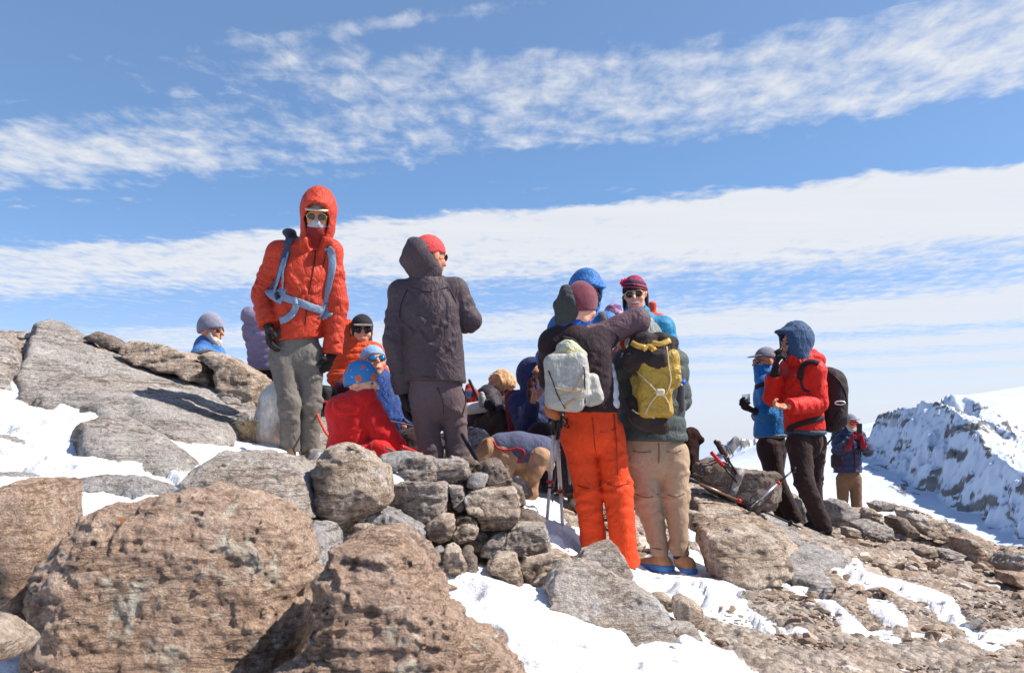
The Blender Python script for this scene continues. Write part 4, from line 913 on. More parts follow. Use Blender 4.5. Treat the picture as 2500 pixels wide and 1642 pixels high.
    def beanie(s, mat, name='beanie', tall=.0, z=.035, back=.0, cuff=None, big=1.0, tilt=.12):
        q, R, S = s.hq, s.hR, s.hsz
        c = q(0, -.014, .030); V = [ell(c, A3((.089, .108, .103+tall))*S*big, R)]
        if tall: V.append(ell(q(0, -.02-back, .08+tall*.6), A3((.06,.07,.06))*S, R))
        pt_ = q(0, .05, z); n = -R[2]*1.0+R[1]*tilt*2
        o = part(name, V, mat, s.o, .006, .02, cuts=[(pt_, n)], wr=.003, wsc=22, seed=4)
        if cuff:
            part('hat_band', [ell(c, A3((.093, .112, .100))*S*big, R)], cuff, s.o, .006, .01, cuts=[(pt_-R[2]*.004, n), (pt_+R[2]*.032*S, -n)])
        return o
    def cap_(s, mat, brim=None, z=.04, name='cap'):
        q, R, S = s.hq, s.hR, s.hsz
        o = s.beanie(mat, name, z=z, tilt=.05)
        pr = [cap(q(-.045, .115, z+.006), q(.045, .115, z+.006), .03*S, .03*S, R[2], 6.0), cap(q(-.035, .085, z+.012), q(.035, .085, z+.012), .045*S, .045*S, R[2], 8.0)]
        part('cap_brim', pr, brim or mat, s.o, .005, .01); return o
    def hood(s, mat, vcut=False, back=.02, up=.0, open_=1.0, name='hood', wr=.006, r=1.0, drop=.10, peak=0.0, point=None, wsc=13, hz=-.005, lift=0.0):
        q, R, S = s.hq, s.hR, s.hsz
        pr = [ell(q(0, -.02-back*.5, .03+lift), A3((.112, .125+back, .118+up))*S*r, R), ell(q(0, .0, -.05), A3((.10, .11, .10))*S*r, R), cap(q(0, -.02, -.08), s.J['neck'], .095*S*r, .10*S)]
        if peak: pr.append(ell(q(0, .06, .10), A3((.07, .06+peak, .025))*S, R))
        if point is not None: pr.append(cap(q(0,-.06,.0), point, .07*S, .03*S))
        sb = [ell(q(0, .115, hz), A3((.064*open_, .10, .098*open_))*S, R), ell(q(0, .03, -.005), A3((.074, .085, .100))*S*open_**.5, R)]
        if vcut: sb.append(ell(q(0, .15, -.13), A3((.062, .09, .085))*S, R))
        return part(name, pr, mat, s.o, .0075, .03, subs=sb, wr=wr, wsc=wsc, seed=8)
    def jacket(s, mat, **kw):
        """jacket with a cut hem: trunk and sleeves meshed apart, so a hanging sleeve is not cut with the trunk"""
        J = s.J; S = s.s; n = s.nf
        g = dict(sl=.058, wd=(.17,.17), kf=1.5, hemn=(0,0,-1), puff=0, sp=.07, wr=.008, h=.0085, sh=.075, collar=.062, cuff=.042, arms='LR', k=.045, seed=1, wsc=9, name='jacket', extra=(), upright=None, subs=(), fold=.011, bands=None)
        if kw.get('puff') or kw.get('bands'): g['fold'] = 0
        if s.D > 8.3: g['fold'] = 0
        g.update(kw)
        trunk = [cap(J['shL'], J['shR'], g['sh']*S), cap(J['chest'], J['hem'], g['wd'][0]*S, g['wd'][1]*S, n, g['kf'], g['puff'], g['sp']),
                 cap(J['neck']+(0,0,.035*S), J['neck']-(0,0,.03*S), g['collar']*S, (g['collar']+.03)*S, n, 1.1), cap(J['neck']-(0,0,.04*S), J['chest'], .09*S, g['wd'][0]*.95*S, n, g['kf'])] + list(g['extra'])
        arms = []; lc = []
        for a in 'LR': trunk.append(cap(J['neck']-(0,0,.03*S), J['sh'+a]-(0,0,.01*S), .066*S, g['sl']*.98*S))
        for a in 'LR':
            if 'el'+a in J: trunk.append(cap(J['sh'+a], J['sh'+a]+(J['el'+a]-J['sh'+a])*.30, g['sl']*1.08*S, g['sl']*1.0*S))
        pf = g['puff'] or g['wr']*.55
        for a in g['arms']:
            e = J['el'+a]; w = J['wr'+a]; sh_ = J['sh'+a]; d = nrm(w-e)
            arms += [cap(sh_, e, g['sl']*1.06*S, g['sl']*.98*S, puff=pf, sp=g['sp'] if g['puff'] else .10, dis=.5 if g['puff'] else 2.2), cap(e, w+d*.03, g['sl']*.98*S, g['cuff']*S, puff=pf, sp=g['sp'] if g['puff'] else .075, ph=.3, dis=.5 if g['puff'] else 2.0)]
            lc.append((w+d*.008, d, .075*S))
            if g['fold']:
                sl_ = g['sl']*S; fr = g['fold']
                arms += folds(sh_, e, sl_*1.06, sl_*.98, [(.9, .14, 6), (.45, .2, 4)], g['seed']*3+ord(a), fr); arms += folds(e, w, sl_*.98, g['cuff']*S, [(.1, .12, 5), (.6, .2, 5), (.92, .05, 3)], g['seed']*5+ord(a), fr)
        if g['fold']:
            rng = np.random.RandomState(g['seed']+70); side = np.cross(n, (0,0,1)); c0, c1 = J['chest'], J['hem']; W0 = g['wd'][0]*S
            for i in range(16):
                t = rng.rand()*.62; sg = rng.choice([-1,1]); c = c0+(c1-c0)*t; wx = rng.uniform(.15, .95)*sg; w2 = wx - sg*rng.uniform(.25, .6); fb = 1 if rng.rand() < .65 else -1
                pts = []
                fsg = -1 if (n[1] > 0) == (fb > 0) else 1
                for k in range(6):
                    q_ = k/5; xx = wx+(w2-wx)*q_; dz = -.10*q_*rng.uniform(.6, 1.4); yy = math.sqrt(max(0, 1-xx*xx))/g['kf']
                    pts.append(c+side*xx*W0+n*yy*W0*fsg+A3((0,0,dz)))
                for k in range(5): rr_ = g['fold']*(.35+.65*math.sin((k+.5)/5*math.pi)); arms.append(cap(pts[k], pts[k+1], rr_, rr_))
        o = part(g['name'], trunk, mat, s.o, g['h'], g['k'], wr=g['wr']*.75, wsc=g['wsc'], seed=g['seed'], cuts=[(J['hem'], g['hemn'])], subs=g['subs'], hand=arms, hk=.014, lcuts=lc, bands=g['bands'])
        s.sleeves = []
        return o
    def trousers(s, mat, r=(.10,.082,.062,.058), name='trousers', wr=.009, h=.0085, k=.014, seed=2, wsc=9, top=None, legs='LR', hipw=.125, kf=1.55, cuts=True, flare=0):
        J = s.J; S = s.s; n = s.nf
        hp = J['pel'] if 'pel' in J else (J['hipL']+J['hipR'])/2
        pr = [cap(hp+(0,0,.04*S), hp-(0,0,.04*S), hipw*S, (hipw+.005)*S, n, kf)]; ct = []
        for a in legs:
            kn, an = J['kn'+a], J['an'+a]
            rk = r[1] if a == 'L' or len(r) < 4 else r[3]; pr += [cap(J['hip'+a], kn, r[0]*S, rk*S, puff=wr*.4, sp=.13, dis=2.5), cap(kn, an, rk*S, r[2]*S, puff=wr*.6, sp=.085, dis=2.5), cap(J['hip'+a]+(hp-J['hip'+a])*.15, J['hip'+a]*.85+kn*.15, r[0]*1.02*S, r[0]*S)]
            if flare: pr.append(cap(an+(kn-an)*.22, an, r[2]*S, (r[2]+flare)*S))
        lowest = min(J['an'+a][2] for a in legs)
        fo = []
        if s.D < 8.4:
            for a in legs:
                kn, an = J['kn'+a], J['an'+a]; rk = r[1] if a == 'L' or len(r) < 4 else r[3]
                fo += folds(J['hip'+a], kn, r[0]*S, rk*S, [(.95, .08, 6), (.12, .08, 5), (.5, .2, 2)], seed*11+ord(a), .013*S); fo += folds(kn, an, rk*S, r[2]*S, [(.05, .07, 4), (.5, .2, 3), (.88, .07, 6)], seed*13+ord(a), .013*S)
        if cuts:
            # trim every leg a little above the sole
            o = part(name, pr, mat, s.o, h, k, wr=wr*.7, wsc=wsc, seed=seed, wz=1.5, hand=fo, hk=.014, cuts=[((0,0,lowest-r[2]*S*.35), (0,0,-1))])
        else: o = part(name, pr, mat, s.o, h, k, wr=wr*.7, wsc=wsc, seed=seed, wz=1.5, hand=fo, hk=.014)
        return o
    def boot(s, an, toe, mat, sole=SOLE, r=.045, hgt=.05):
        S = s.s; an = A3(an); toe = A3(toe); d = toe-an; d[2] = 0; d = nrm(d); L = .19*S
        g0 = min(an[2], toe[2])-.07*S
        heel = an-d*.055*S; heel[2] = g0+.045*S; t = an+d*L; t[2] = g0+.036*S + max(0, 0)
        o = part('boot', [cap(heel, t, r*.92*S, r*.85*S, (0,0,1), 1.05), cap(an+(0,0,hgt*S), an-d*.01-(0,0,.02), r*1.0*S, r*1.05*S), cap(an-(0,0,.01), t-d*.04+(0,0,.01), r*.9*S, r*.7*S)], mat, s.o, .006, .025, cuts=[((0,0,g0+.02*S), (0,0,-1))], wr=.003, wsc=25)
        so = part('sole', [cap(heel+(0,0,-.01*S)-d*.005, t+(0,0,-.004*S)+d*.006, r*1.02*S, r*.96*S, (0,0,1), 1.3)], sole, o, .006, .01, cuts=[((0,0,g0), (0,0,-1)), ((0,0,g0+.028*S), (0,0,1))])
        return o
    def glove(s, w, d, n, mat=BLKG, curl=.6, side=1, S=1.0, name='glove', thumb=.7, frm=None):
        w = A3(w); pr = hand_prims(w, d, n, S*1.08, curl, .0115, side, thumb)
        pr.append(cap((w-nrm(d)*.06) if frm is None else frm, w+nrm(d)*.01, .036*S, .030*S))
        o = part(name, pr, mat, s.o, .0045, .008); return o
# ------------------------------------------------------------------ the hikers
gs = 'hikers standing on the summit'; gt = 'hikers sitting and resting on the summit'
RED1 = fabric('orange_red_shell', (196,58,30), .62, 14, .75, .1, True, .10, .35)
GREYP = fabric('grey_hiking_trousers', (118,112,104), .85, 15, .45, .1, True, .14)
def person(label, D, f, nf, group, **k):
    p = Person(label, D, group, **k); p.f = nrm(f); p.nf = nrm(nf); return p

# --- 1 hiker in the orange-red hooded jacket, facing the camera
p = person('person in orange-red hooded jacket, white cap and face mask, standing facing the camera', 6.5, (.10,-1,-.22), (.12,-1,0), gs)
p.joints(head=(776,533), neck=(768,592,.03), chest=(742,672), hem=(722,830,.02), pel=(722,855,.02), shL=(682,618,.02), shR=(806,614,.03), elL=(640,722,.03), wrL=(655,792,-.06), elR=(822,735,.04), wrR=(812,862,.02),
         hipL=(690,868), hipR=(757,868,.03), knL=(708,985,-.04), anL=(710,1096,0), knR=(760,992,.03), anR=(757,1096,.06), toeL=(706,1112,-.12), toeR=(766,1116,-.08))
p.root(p.pt(730,1122)); b1 = p.body(SK, p.f, (.05,0,1)); 
p.trousers(GREYP, r=(.090,.066,.058,.060), wr=.007, wsc=9, h=.007, hipw=.15)
j = p.jacket(RED1, subs=[ell(p.hq(0,.15,-.14), (.055,.08,.09), p.hR)], wd=(.170,.176), kf=1.45, sl=.066, cuff=.056, collar=.082, sh=.062, wr=.011, wsc=9, h=.0068, hemn=(.12,0,-1), extra=[cap(p.pt(745,590,-.09), p.pt(800,592,-.08), .035, .035)])
hd = p.hood(RED1, vcut=True, back=.03, up=.035, peak=.03, wr=.010, r=1.05, open_=1.30, hz=-.025, lift=.015)
q = p.hq
part('hood_lining', [ell(q(0,-.0,.01), (.092,.112,.118), p.hR), cap(q(0,.0,-.06), q(0,.03,-.15), .075, .06)], fabric('dark_plum_lining', (70,35,48), .8), p.o, .007, .03, subs=[ell(q(0,.115,.0), (.066,.10,.108), p.hR), ell(q(0,.03,-.005), (.076,.085,.110), p.hR)])
GCAP = fabric('grey_white_cap_cloth', (188,180,165), .8, 30, .3); p.cap_(GCAP, fabric('cream_cap_brim', (226,214,186), .7, 30, .3), z=.045)
part('face_mask', [ell(q(0,.03,-.05), (.068,.072,.055), p.hR), cap(q(0,.085,-.005), q(0,.105,-.03), .018, .024)], fabric('pale_grey_neck_gaiter', (176,176,184), .85, 40, .3), p.o, .005, .02, cuts=[(q(0,0,-.002), p.hR[2]), (q(0,0,-.06), -p.hR[2])], wr=.002, wsc=30)
part('neck_gaiter', [ell(q(0,.03,-.085), (.073,.078,.065), p.hR), cap(q(0,.03,-.10), q(0,.02,-.17), .066, .07)], fabric('dark_red_neck_gaiter', (136,40,40), .85, 30, .4), p.o, .005, .02, cuts=[(q(0,0,-.045), p.hR[2])], wr=.004, wsc=22)
p.glasses(plain('brown_tinted_lens', (62,40,34), .1, 0, .8), GOLD, r=.027, z=.010, y=.098, rim=.0034)
p.glove(p.J['wrL'], (.06,-.25,-1), (.8,.3,-.1), fabric('brown_black_glove', (46,36,34), .85, 30, .5), .55, 1, 1.12)
p.glove(p.J['wrR'], (-.35,-.1,-1), (-.8,.2,0), BLKG, .75, -1, 1.05)
BROWNB = fabric('brown_boot_leather', (84,66,50), .8, 30, .5)
p.boot(p.J['anL'], p.J['toeL'], BROWNB); p.boot(p.J['anR'], p.J['toeR'], BROWNB)
t1 = bvh([j]+p.sleeves); hit.d = p.D-.1
tube('zip', [hit(t1, *a)[0] for a in ((770,612),(766,650),(757,700),(748,760),(742,825))], .0045, fabric('dark_red_zip', (90,24,20), .7), p.o)
tz = tube('drawcord', [hit(t1, *a)[0] for a in ((800,600),(792,635),(788,652))], .003, BLACKP, p.o)
# backpack worn by hiker 1: straps and hip belt in front, sack behind
BG = fabric('blue_grey_pack_nylon', (128,146,170), .6, 20, .5, .05); BGD = fabric('dark_slate_pack_nylon', (70,78,98), .65, 20, .5, .05)
bp = empty('backpack', p.pt(735,800,.25)); tag(bp, 'blue-grey hiking backpack with wide hip belt worn by the person in the orange-red jacket', 'backpack', 'backpacks worn by the hikers')
part('pack_body', [box(p.pt(738,690,.26), (.15,.10,.24), frame((0,1,0)), .06)], BGD, bp, .01, .03, wr=.008)
part('pack_lid', [ell(p.pt(706,568,.17), (.045,.06,.028)), box(p.pt(738,600,.24), (.11,.08,.05), None, .04)], BGD, bp, .008, .03, wr=.005)
s1 = strap('shoulder_strap', t1, [(706,570),(703,592),(697,625),(688,660),(675,690),(668,705)], .058, BGD, bp, .006, .006)
strap('webbing', t1, [(697,632),(688,660),(681,690),(672,716)], .030, BG, s1, .003, .014)
strap('webbing', t1, [(706,618),(700,645),(694,665),(693,705)], .014, BG, s1, .0025, .016)
s2 = strap('shoulder_strap', t1, [(800,603),(808,618),(811,640),(810,665),(803,695),(797,725),(792,752)], .05, BG, bp, .006, .006)
strap('hip_belt', t1, [(664,708),(680,718),(695,725)], .11, BG, bp, .009, .008)
strap('hip_belt', t1, [(785,756),(794,764),(799,778)], .11, BG, bp, .009, .008)
hb = strap('belt_webbing', t1, [(690,724),(710,731),(735,740),(760,750),(785,758)], .05, BG, bp, .003, .008)
strap('belt_tail', t1, [(724,744),(720,758),(705,775),(686,784)], .045, BG, bp, .0025, .012)
strap('buckle', t1, [(682,716),(683,724),(684,734)], .036, BLACKP, bp, .006, .026)
strap('buckle', t1, [(722,733),(724,738),(725,744)], .03, BG, bp, .006, .020)

# --- 2 hiker seen from behind in the dark hooded jacket
DK = fabric('charcoal_plum_shell', (74,60,66), .66, 9, .8, .1, True, .10, .32); DKP = fabric('plum_grey_trousers', (98,82,84), .85, 12, .4, .1)
p = person('person seen from behind in a dark charcoal jacket with its hood over a red beanie', 6.0, (.72,.62,-.12), (.15,1,0), gs)
p.joints(head=(1050,628,.0), neck=(1038,682,.0), chest=(1048,760), hem=(1063,932), pel=(1063,955), shL=(980,714), shR=(1110,708,.02), elL=(962,835,-.02), wrL=(985,957,.02), elR=(1148,782,.03), wrR=(1085,800,.28),
         hipL=(1034,975), hipR=(1102,975), knL=(1052,1105,.0), anL=(1056,1262), knR=(1118,1105,.02), anR=(1122,1262), toeL=(1050,1285,.14), toeR=(1125,1285,.14))
p.root(p.pt(1080,1300)); p.body(SK, p.f)
p.trousers(DKP, r=(.086,.066,.060,.062), wr=.006, wsc=8, h=.007, hipw=.165)
j = p.jacket(DK, wd=(.184,.186), kf=1.45, sl=.064, cuff=.050, sh=.058, wr=.009, wsc=8, h=.0068, hemn=(-.03,0,-1))
REDB = fabric('coral_red_beanie_cloth', (205,70,68), .8, 16, .6); p.beanie(REDB, z=.03)
q = p.hq; R = p.hR
part('hood', [ell(p.pt(1024,624,-.02), (.100,.10,.104)), cap(p.pt(1016,622,-.03), p.pt(988,636,-.04), .085, .028), cap(p.pt(1014,608,-.03), p.pt(1006,592,-.02), .065, .028), cap(p.pt(1022,648,-.01), p.pt(1036,672,0), .080, .085), cap(p.pt(1050,645,-.04), p.pt(1060,664,-.02), .045, .045)], DK, p.o, .008, .035,
     subs=[ell(q(0,.06,.05), (.094,.13,.125), R)], wr=.010, wsc=6, seed=3)
p.glasses(r=.024)
t2 = bvh([j] + [c for c in p.o.children if c.name.startswith('trousers')]); hit.d = p.D-.1; SM = fabric('black_seam_tape', (34,26,32), .7)
for a_ in ([(1002,700),(1050,712),(1095,700)], [(1000,912),(1060,920),(1135,908)], [(1098,705),(1112,735),(1122,770)], [(995,706),(980,740),(975,775)]): tube('seam', [hit(t2, *b_, off=.001)[0] for b_ in a_], .0028, SM, p.o)
tube('pocket_zip', [hit(t2, *b_)[0] for b_ in ((1128,948),(1136,975),(1141,1010))], .0035, SM, p.o); tube('seam', [hit(t2, *b_, off=.001)[0] for b_ in ((1068,945),(1080,975),(1083,1010))], .003, SM, p.o)
p.glove(p.J['wrL'], (.05,.1,-1), (.9,0,0), fabric('black_brown_glove', (44,36,38), .85), .5, 1, 1.1)
for a in 'LR': p.boot(p.J['an'+a], p.J['toe'+a], BROWNB)

# --- 3 hiker in orange trousers, back to the camera, arm raised
OR = fabric('bright_orange_shell_trousers', (222,66,16), .72, 12, .55, .1, True, .09, .3)
PL = fabric('plum_sleeve_shell', (96,72,80), .7, 14, .6); PLD = fabric('black_plum_jacket_back', (44,28,34), .8, 12, .6)
p = person('person in bright orange trousers seen from behind, dark jacket, maroon beanie, right arm raised', 5.7, (.72,.66,-.32), (.30,1,0), gs)
p.joints(head=(1420,748), neck=(1392,808), chest=(1425,872), hem=(1447,1008), pel=(1443,1030), shL=(1352,838), shR=(1455,832,.02), elL=(1345,925,.18), wrL=(1400,900,.42), elR=(1556,782,.06), wrR=(1520,826,.28),
         hipL=(1408,1062), hipR=(1484,1052,.02), knL=(1436,1205,.02), anL=(1452,1345,.03), knR=(1508,1200), anR=(1528,1374,-.05), toeL=(1450,1360,.15), toeR=(1540,1392,.08))
p.root(p.pt(1495,1402)); p.body(SK2, p.f, hs=.92, ears=False, bare=[hand_prims(p.J['wrR'] if False else p.pt(1520,826,.28), (-.25,.1,-.9), (-1,0,0), 1, .8, .0085, 1)])
p.trousers(OR, r=(.088,.072,.068,.080), wr=.008, wsc=8, flare=.004, h=.007, hipw=.150)
p.joints(hem=(1448,1006))
j3 = p.jacket(PLD, wd=(.150,.142), kf=1.35, sl=.068, cuff=.055, wr=.009, arms='L')
part('sleeve', [cap(p.J['shR']+(-.05,0,0), p.J['elR'], .074, .064, puff=.004, sp=.16), cap(p.J['elR'], p.pt(1524,815,.24), .066, .046), cap(p.pt(1405,812,.02), p.J['shR'], .07, .076)], PL, p.o, .0085, .035, wr=.011, wsc=8)
MR = knit('maroon_knit', (118,58,72)); p.beanie(MR, z=-.012, tall=.012, back=.015, big=1.05, tilt=.22)
q = p.hq; R = p.hR
part('hood', [ell(p.pt(1392,745,-.01), (.072,.09,.100), None), cap(p.pt(1384,738,-.01), p.pt(1360,742,-.01), .070, .022), cap(p.pt(1392,722,-.01), p.pt(1380,706,-.01), .06, .022), cap(p.pt(1384,760,-.0), p.pt(1385,790,0), .070, .07)], fabric('dark_green_grey_hood', (62,64,64), .75, 12, .7), p.o, .0075, .03, subs=[ell(q(0,.045,.04), (.090,.125,.12), R)], wr=.010, wsc=10)
part('collar', [cap(p.pt(1388,808,0), p.pt(1410,785,.02), .075, .078), cap(p.pt(1398,790,.02), p.pt(1420,786,.04), .072, .062)], fabric('royal_blue_collar', (36,82,165), .75, 18, .6), p.o, .0075, .02, subs=[ell(q(0,.03,.035), (.075,.12,.12), R)], wr=.005, wsc=12)
for a in 'LR': p.boot(p.J['an'+a]-A3((0,0,.02)), p.J['toe'+a], BROWNB, r=.05)
t3 = bvh([o for o in [bpy.data.objects[j3.name]]]); tt = bvh([c for c in p.o.children if c.name.startswith('trousers')]); hit.d = p.D-.12
tube('drawcord', [hit(tt, *a)[0] for a in ((1380,1020),(1377,1032),(1379,1040),(1384,1034),(1386,1020))], .003, BLACKP, p.o)
DSO = fabric('dark_orange_stitching', (150,38,12), .8)
for b_ in ([(1446,1018),(1449,1050),(1452,1085),(1456,1110)], [(1466,1054),(1488,1052),(1505,1044)], [(1412,1185),(1436,1192),(1465,1186)], [(1482,1180),(1508,1186),(1535,1178)]): tube('stitching', [hit(tt, *a, off=.0025)[0] for a in b_], .0032, DSO, p.o)
tube('side_seam', [hit(tt, *a)[0] for a in ((1498,1010),(1504,1080),(1508,1160))], .003, fabric('dark_orange_seam', (140,40,14), .8), p.o)
# white puffy layer tied at the waist
part('waist_layer', [cap(p.pt(1484,900,.02), p.pt(1490,960,-.02), .035, .045, None, 1, .006, .06), cap(p.pt(1478,965,-.02), p.pt(1492,985,-.03), .05, .045, None, 1, .006, .05)], fabric('silver_white_puffy', (205,204,212), .5, 20, .6), p.o, .007, .02, wr=.006, wsc=14)
snk = part('snack_packet', [box(p.pt(1517,826,.18), (.048,.012,.058), frame((-.3,-1,.1), (.35,0,1)), .008)], None, None, .0045, .005, wr=.004, wsc=25)
t_ = NT('orange_white_foil_packet'); w_ = t_.N.new('ShaderNodeTexWave'); w_.inputs['Scale'].default_value = 9; w_.inputs['Distortion'].default_value = 3; t_.L.new(t_.mapv((1,1,1), (0,.5,.9)), w_.inputs['Vector'])
snk.data.materials.append(t_.done(t_.ramp(w_.outputs[0], [(.45, lin((228,222,214))), (.55, lin((222,88,36)))]), .35)); rebase(snk, p.pt(1517,838,.18)); tag(snk, 'orange and white snack packet held out by the person in orange trousers', 'snack packet')
# grey white roll-top pack
WP = fabric('pale_grey_ripstop', (176,174,166), .6, 12, .75, .05, True, .07, .35)
bp = empty('backpack', p.pt(1400,1005,-.2)); tag(bp, 'pale grey backpack with yellow cord, worn by the person in orange trousers', 'backpack', 'backpacks worn by the hikers')
pk = part('pack_body', [box(p.pt(1384,920,-.18), (.115,.09,.13), frame((0,1,0), (-.10,0,1)), .045), box(p.pt(1380,968,-.18), (.105,.085,.075), frame((0,1,0), (.10,0,1)), .04), box(p.pt(1444,952,-.12), (.05,.06,.085), frame((0,1,0), (-.28,0,1)), .03), cap(p.pt(1388,862,-.15), p.pt(1386,885,-.16), .072, .10, (0,1,0), 1.3)], WP, bp, .0065, .018, wr=.013, wsc=8)
part('roll_top', [cap(p.pt(1352,878,-.17), p.pt(1390,852,-.20), .030, .038), cap(p.pt(1390,852,-.20), p.pt(1420,866,-.18), .040, .026)], fabric('pale_olive_roll_top', (190,190,160), .6, 25, .7), bp, .006, .03, wr=.01, wsc=14)
tp = bvh([pk]); hit.d = p.D-.3; YC = plain('yellow_cord', (212,160,60), .7)
for pl in ([(1352,945),(1378,952),(1408,954),(1424,948)], [(1352,962),(1372,965),(1400,952),(1424,910)], [(1378,988),(1395,978),(1424,955)], [(1378,992),(1398,978),(1424,974)]):
    tube('cord', [hit(tp, *a, off=.003)[0] for a in pl], .0022, YC, bp)
tube('piping', [hit(tp, *a)[0] for a in ((1340,905),(1350,930),(1362,965),(1380,996))], .0035, BLACKP, bp); tube('piping', [hit(tp, *a)[0] for a in ((1425,895),(1427,930),(1427,985))], .0035, BLACKP, bp)
part('buckle', [box(p.pt(1390,862,-.245), (.016,.008,.014), None, .003)], plain('yellow_buckle', (225,180,60), .5), bp, .004, .004)
strap('shoulder_strap', bvh([j3]), [(1372,830),(1400,838),(1420,870)], .05, BLKG, bp, .008, .01)

# --- 4 hiker in khaki trousers under the yellow dry bag pack
KH = fabric('khaki_trousers', (170,144,118), .85, 12, .4, .1, True, .10); GG = fabric('grey_green_puffy', (66,74,72), .6, 20, .55, .1, True, .1, .35)
p = person('person in khaki trousers and grey-green puffy jacket seen from behind', 5.9, (.15,.75,-.75), (.05,1,0), gs)
p.joints(head=(1572,818,.20), neck=(1580,858,.06), chest=(1592,905), hem=(1592,1074), pel=(1590,1092), shL=(1532,890), shR=(1640,886,.02), elL=(1512,960,.10), wrL=(1530,930,.38), elR=(1655,975,.06), wrR=(1630,985,.34),
         hipL=(1568,1108), hipR=(1640,1108), knL=(1580,1215,.02), anL=(1613,1348), knR=(1650,1215), anR=(1661,1352,-.03), toeL=(1585,1368,.14), toeR=(1668,1372,.12))
p.root(p.pt(1640,1392)); p.body(SK2, p.f)
p.trousers(KH, r=(.098,.086,.040,.074), wr=.007, wsc=8, h=.007, hipw=.165)
j4 = p.jacket(GG, wd=(.185,.195), kf=1.35, sl=.076, cuff=.055, bands=(.012,.095), wr=.008, extra=[cap(p.pt(1545,1068), p.pt(1650,1066), .05, .055)])
part('hood', [ell(p.pt(1566,812,.12), (.095,.11,.10)), cap(p.pt(1578,830,.08), p.pt(1585,865,.02), .10, .10)], fabric('silver_grey_hood', (118,126,122), .55, 12, .7), p.o, .008, .03, wr=.012, wsc=9)
for a in 'LR': pass
BLS = fabric('blue_shoe_mesh', (72,130,196), .7, 30, .4); TANS = fabric('tan_shoe_suede', (180,140,100), .85, 30, .5)
def shoe(p, heel, toe, an):
    g = min(heel[2], toe[2])-.035; d = nrm(toe-heel)
    o = part('shoe', [cap(heel+(0,0,.012), toe, .036, .034, (0,0,1), 1.0), cap(heel+d*.02+(0,0,.035), an-(0,0,.01), .035, .033), cap(an-(0,0,.02), (heel+toe)/2+(0,0,.012), .033, .034)], TANS, p.o, .0055, .02, cuts=[((0,0,g+.03), (0,0,-1))], wr=.003, wsc=30)
    part('sole', [cap(heel+(0,0,-.004), toe+(0,0,-.006), .046, .041, (0,0,1), 1.1)], BLS, o, .0055, .01, cuts=[((0,0,g-.002), (0,0,-1)), ((0,0,g+.044), (0,0,1))])
    return o
shoe(p, p.pt(1628,1382,-.02), p.pt(1568,1372,.10), p.pt(1614,1358)); shoe(p, p.pt(1684,1390,-.10), p.pt(1662,1370,.10), p.pt(1660,1360,-.03))
part('sock', [cap(p.pt(1656,1340,-.03), p.pt(1662,1366,-.03), .038, .04)], fabric('dark_sock', (48,44,52), .9), p.o, .006, .01)
tk = bvh([c for c in p.o.children if c.name.startswith('trousers')]); hit.d = p.D-.1; KS = fabric('brown_stitching', (124,92,68), .8)
for b_ in ([(1608,1082),(1609,1105),(1608,1130)], [(1545,1100),(1565,1104),(1590,1102)], [(1628,1102),(1648,1104),(1664,1098)], [(1552,1205),(1580,1214),(1606,1206)], [(1628,1206),(1650,1212),(1672,1204)], [(1592,1336),(1612,1340),(1630,1336)]): tube('stitching', [hit(tk, *a, off=.0025)[0] for a in b_], .003, KS, p.o)
YL = fabric('olive_yellow_dry_bag', (176,142,46), .42, 11, .85, .0, True, .12, .5); DP = fabric('dark_brown_pack_fabric', (50,40,38), .8, 12, .6)
bp = empty('backpack', p.pt(1600,1050,-.2)); tag(bp, 'olive-yellow pack with crossed cords worn by the person in khaki trousers', 'backpack', 'backpacks worn by the hikers')
pk = part('pack_body', [box(p.pt(1606,905,-.19), (.118,.09,.11), frame((0,1,0), (-.12,0,1)), .045), box(p.pt(1598,975,-.19), (.098,.09,.10), frame((0,1,0), (-.05,0,1)), .04), cap(p.pt(1560,925,-.15), p.pt(1568,990,-.16), .045, .055)], YL, bp, .0065, .02, wr=.018, wsc=8, cuts=[(p.pt(1600,862,-.2), (-.18,0,1))])
part('roll_top', [cap(p.pt(1548,880,-.20), p.pt(1606,878,-.25), .062, .055), cap(p.pt(1606,872,-.25), p.pt(1636,842,-.2), .052, .038), cap(p.pt(1545,868,-.18), p.pt(1570,838,-.18), .045, .05), cap(p.pt(1570,838,-.18), p.pt(1625,832,-.18), .05, .04)], DP, bp, .008, .03, wr=.024, wsc=10)
tr = bvh([c for c in bp.children]); hit.d = p.D-.35
for a in ([(1545,838),(1558,846),(1575,850)], [(1570,856),(1585,848),(1598,856)], [(1592,838),(1612,842),(1634,832)]): strap('gold_fold', tr, a, .035, plain('gold_coated_lining', (214,170,84), .3, .35), bp, .012, .006)
part('lower_pocket', [cap(p.pt(1575,1015,-.2), p.pt(1615,1040,-.2), .075, .05, (0,1,0), 1.3), cap(p.pt(1552,985,-.16), p.pt(1560,1010,-.17), .055, .06)], DP, bp, .008, .03, wr=.012, wsc=8)
tp = bvh([c for c in bp.children]); WC = plain('pale_buff_cord', (205,180,140), .7)
for a in ([(1626,846),(1632,890),(1637,930),(1622,965),(1610,955),(1596,958)], [(1555,905),(1575,925),(1602,955)], [(1618,960),(1632,985),(1648,1012)], [(1610,960),(1590,980),(1575,1010)], [(1545,1000),(1560,1008),(1598,1018)]):
    tube('cord', [hit(tp, *b, off=.004)[0] for b in a], .0048, WC, bp)
part('cord_lock', [box(p.pt(1612,957,-.36), (.022,.012,.016), None, .006)], plain('pale_cord_lock', (220,205,180), .5), bp, .005, .006, wr=.004)
bt = empty('water_bottle', p.pt(1658,1000,-.05)); tag(bt, 'dark bottle with a blue lid in the side pocket of the yellow dry bag pack', 'bottle')
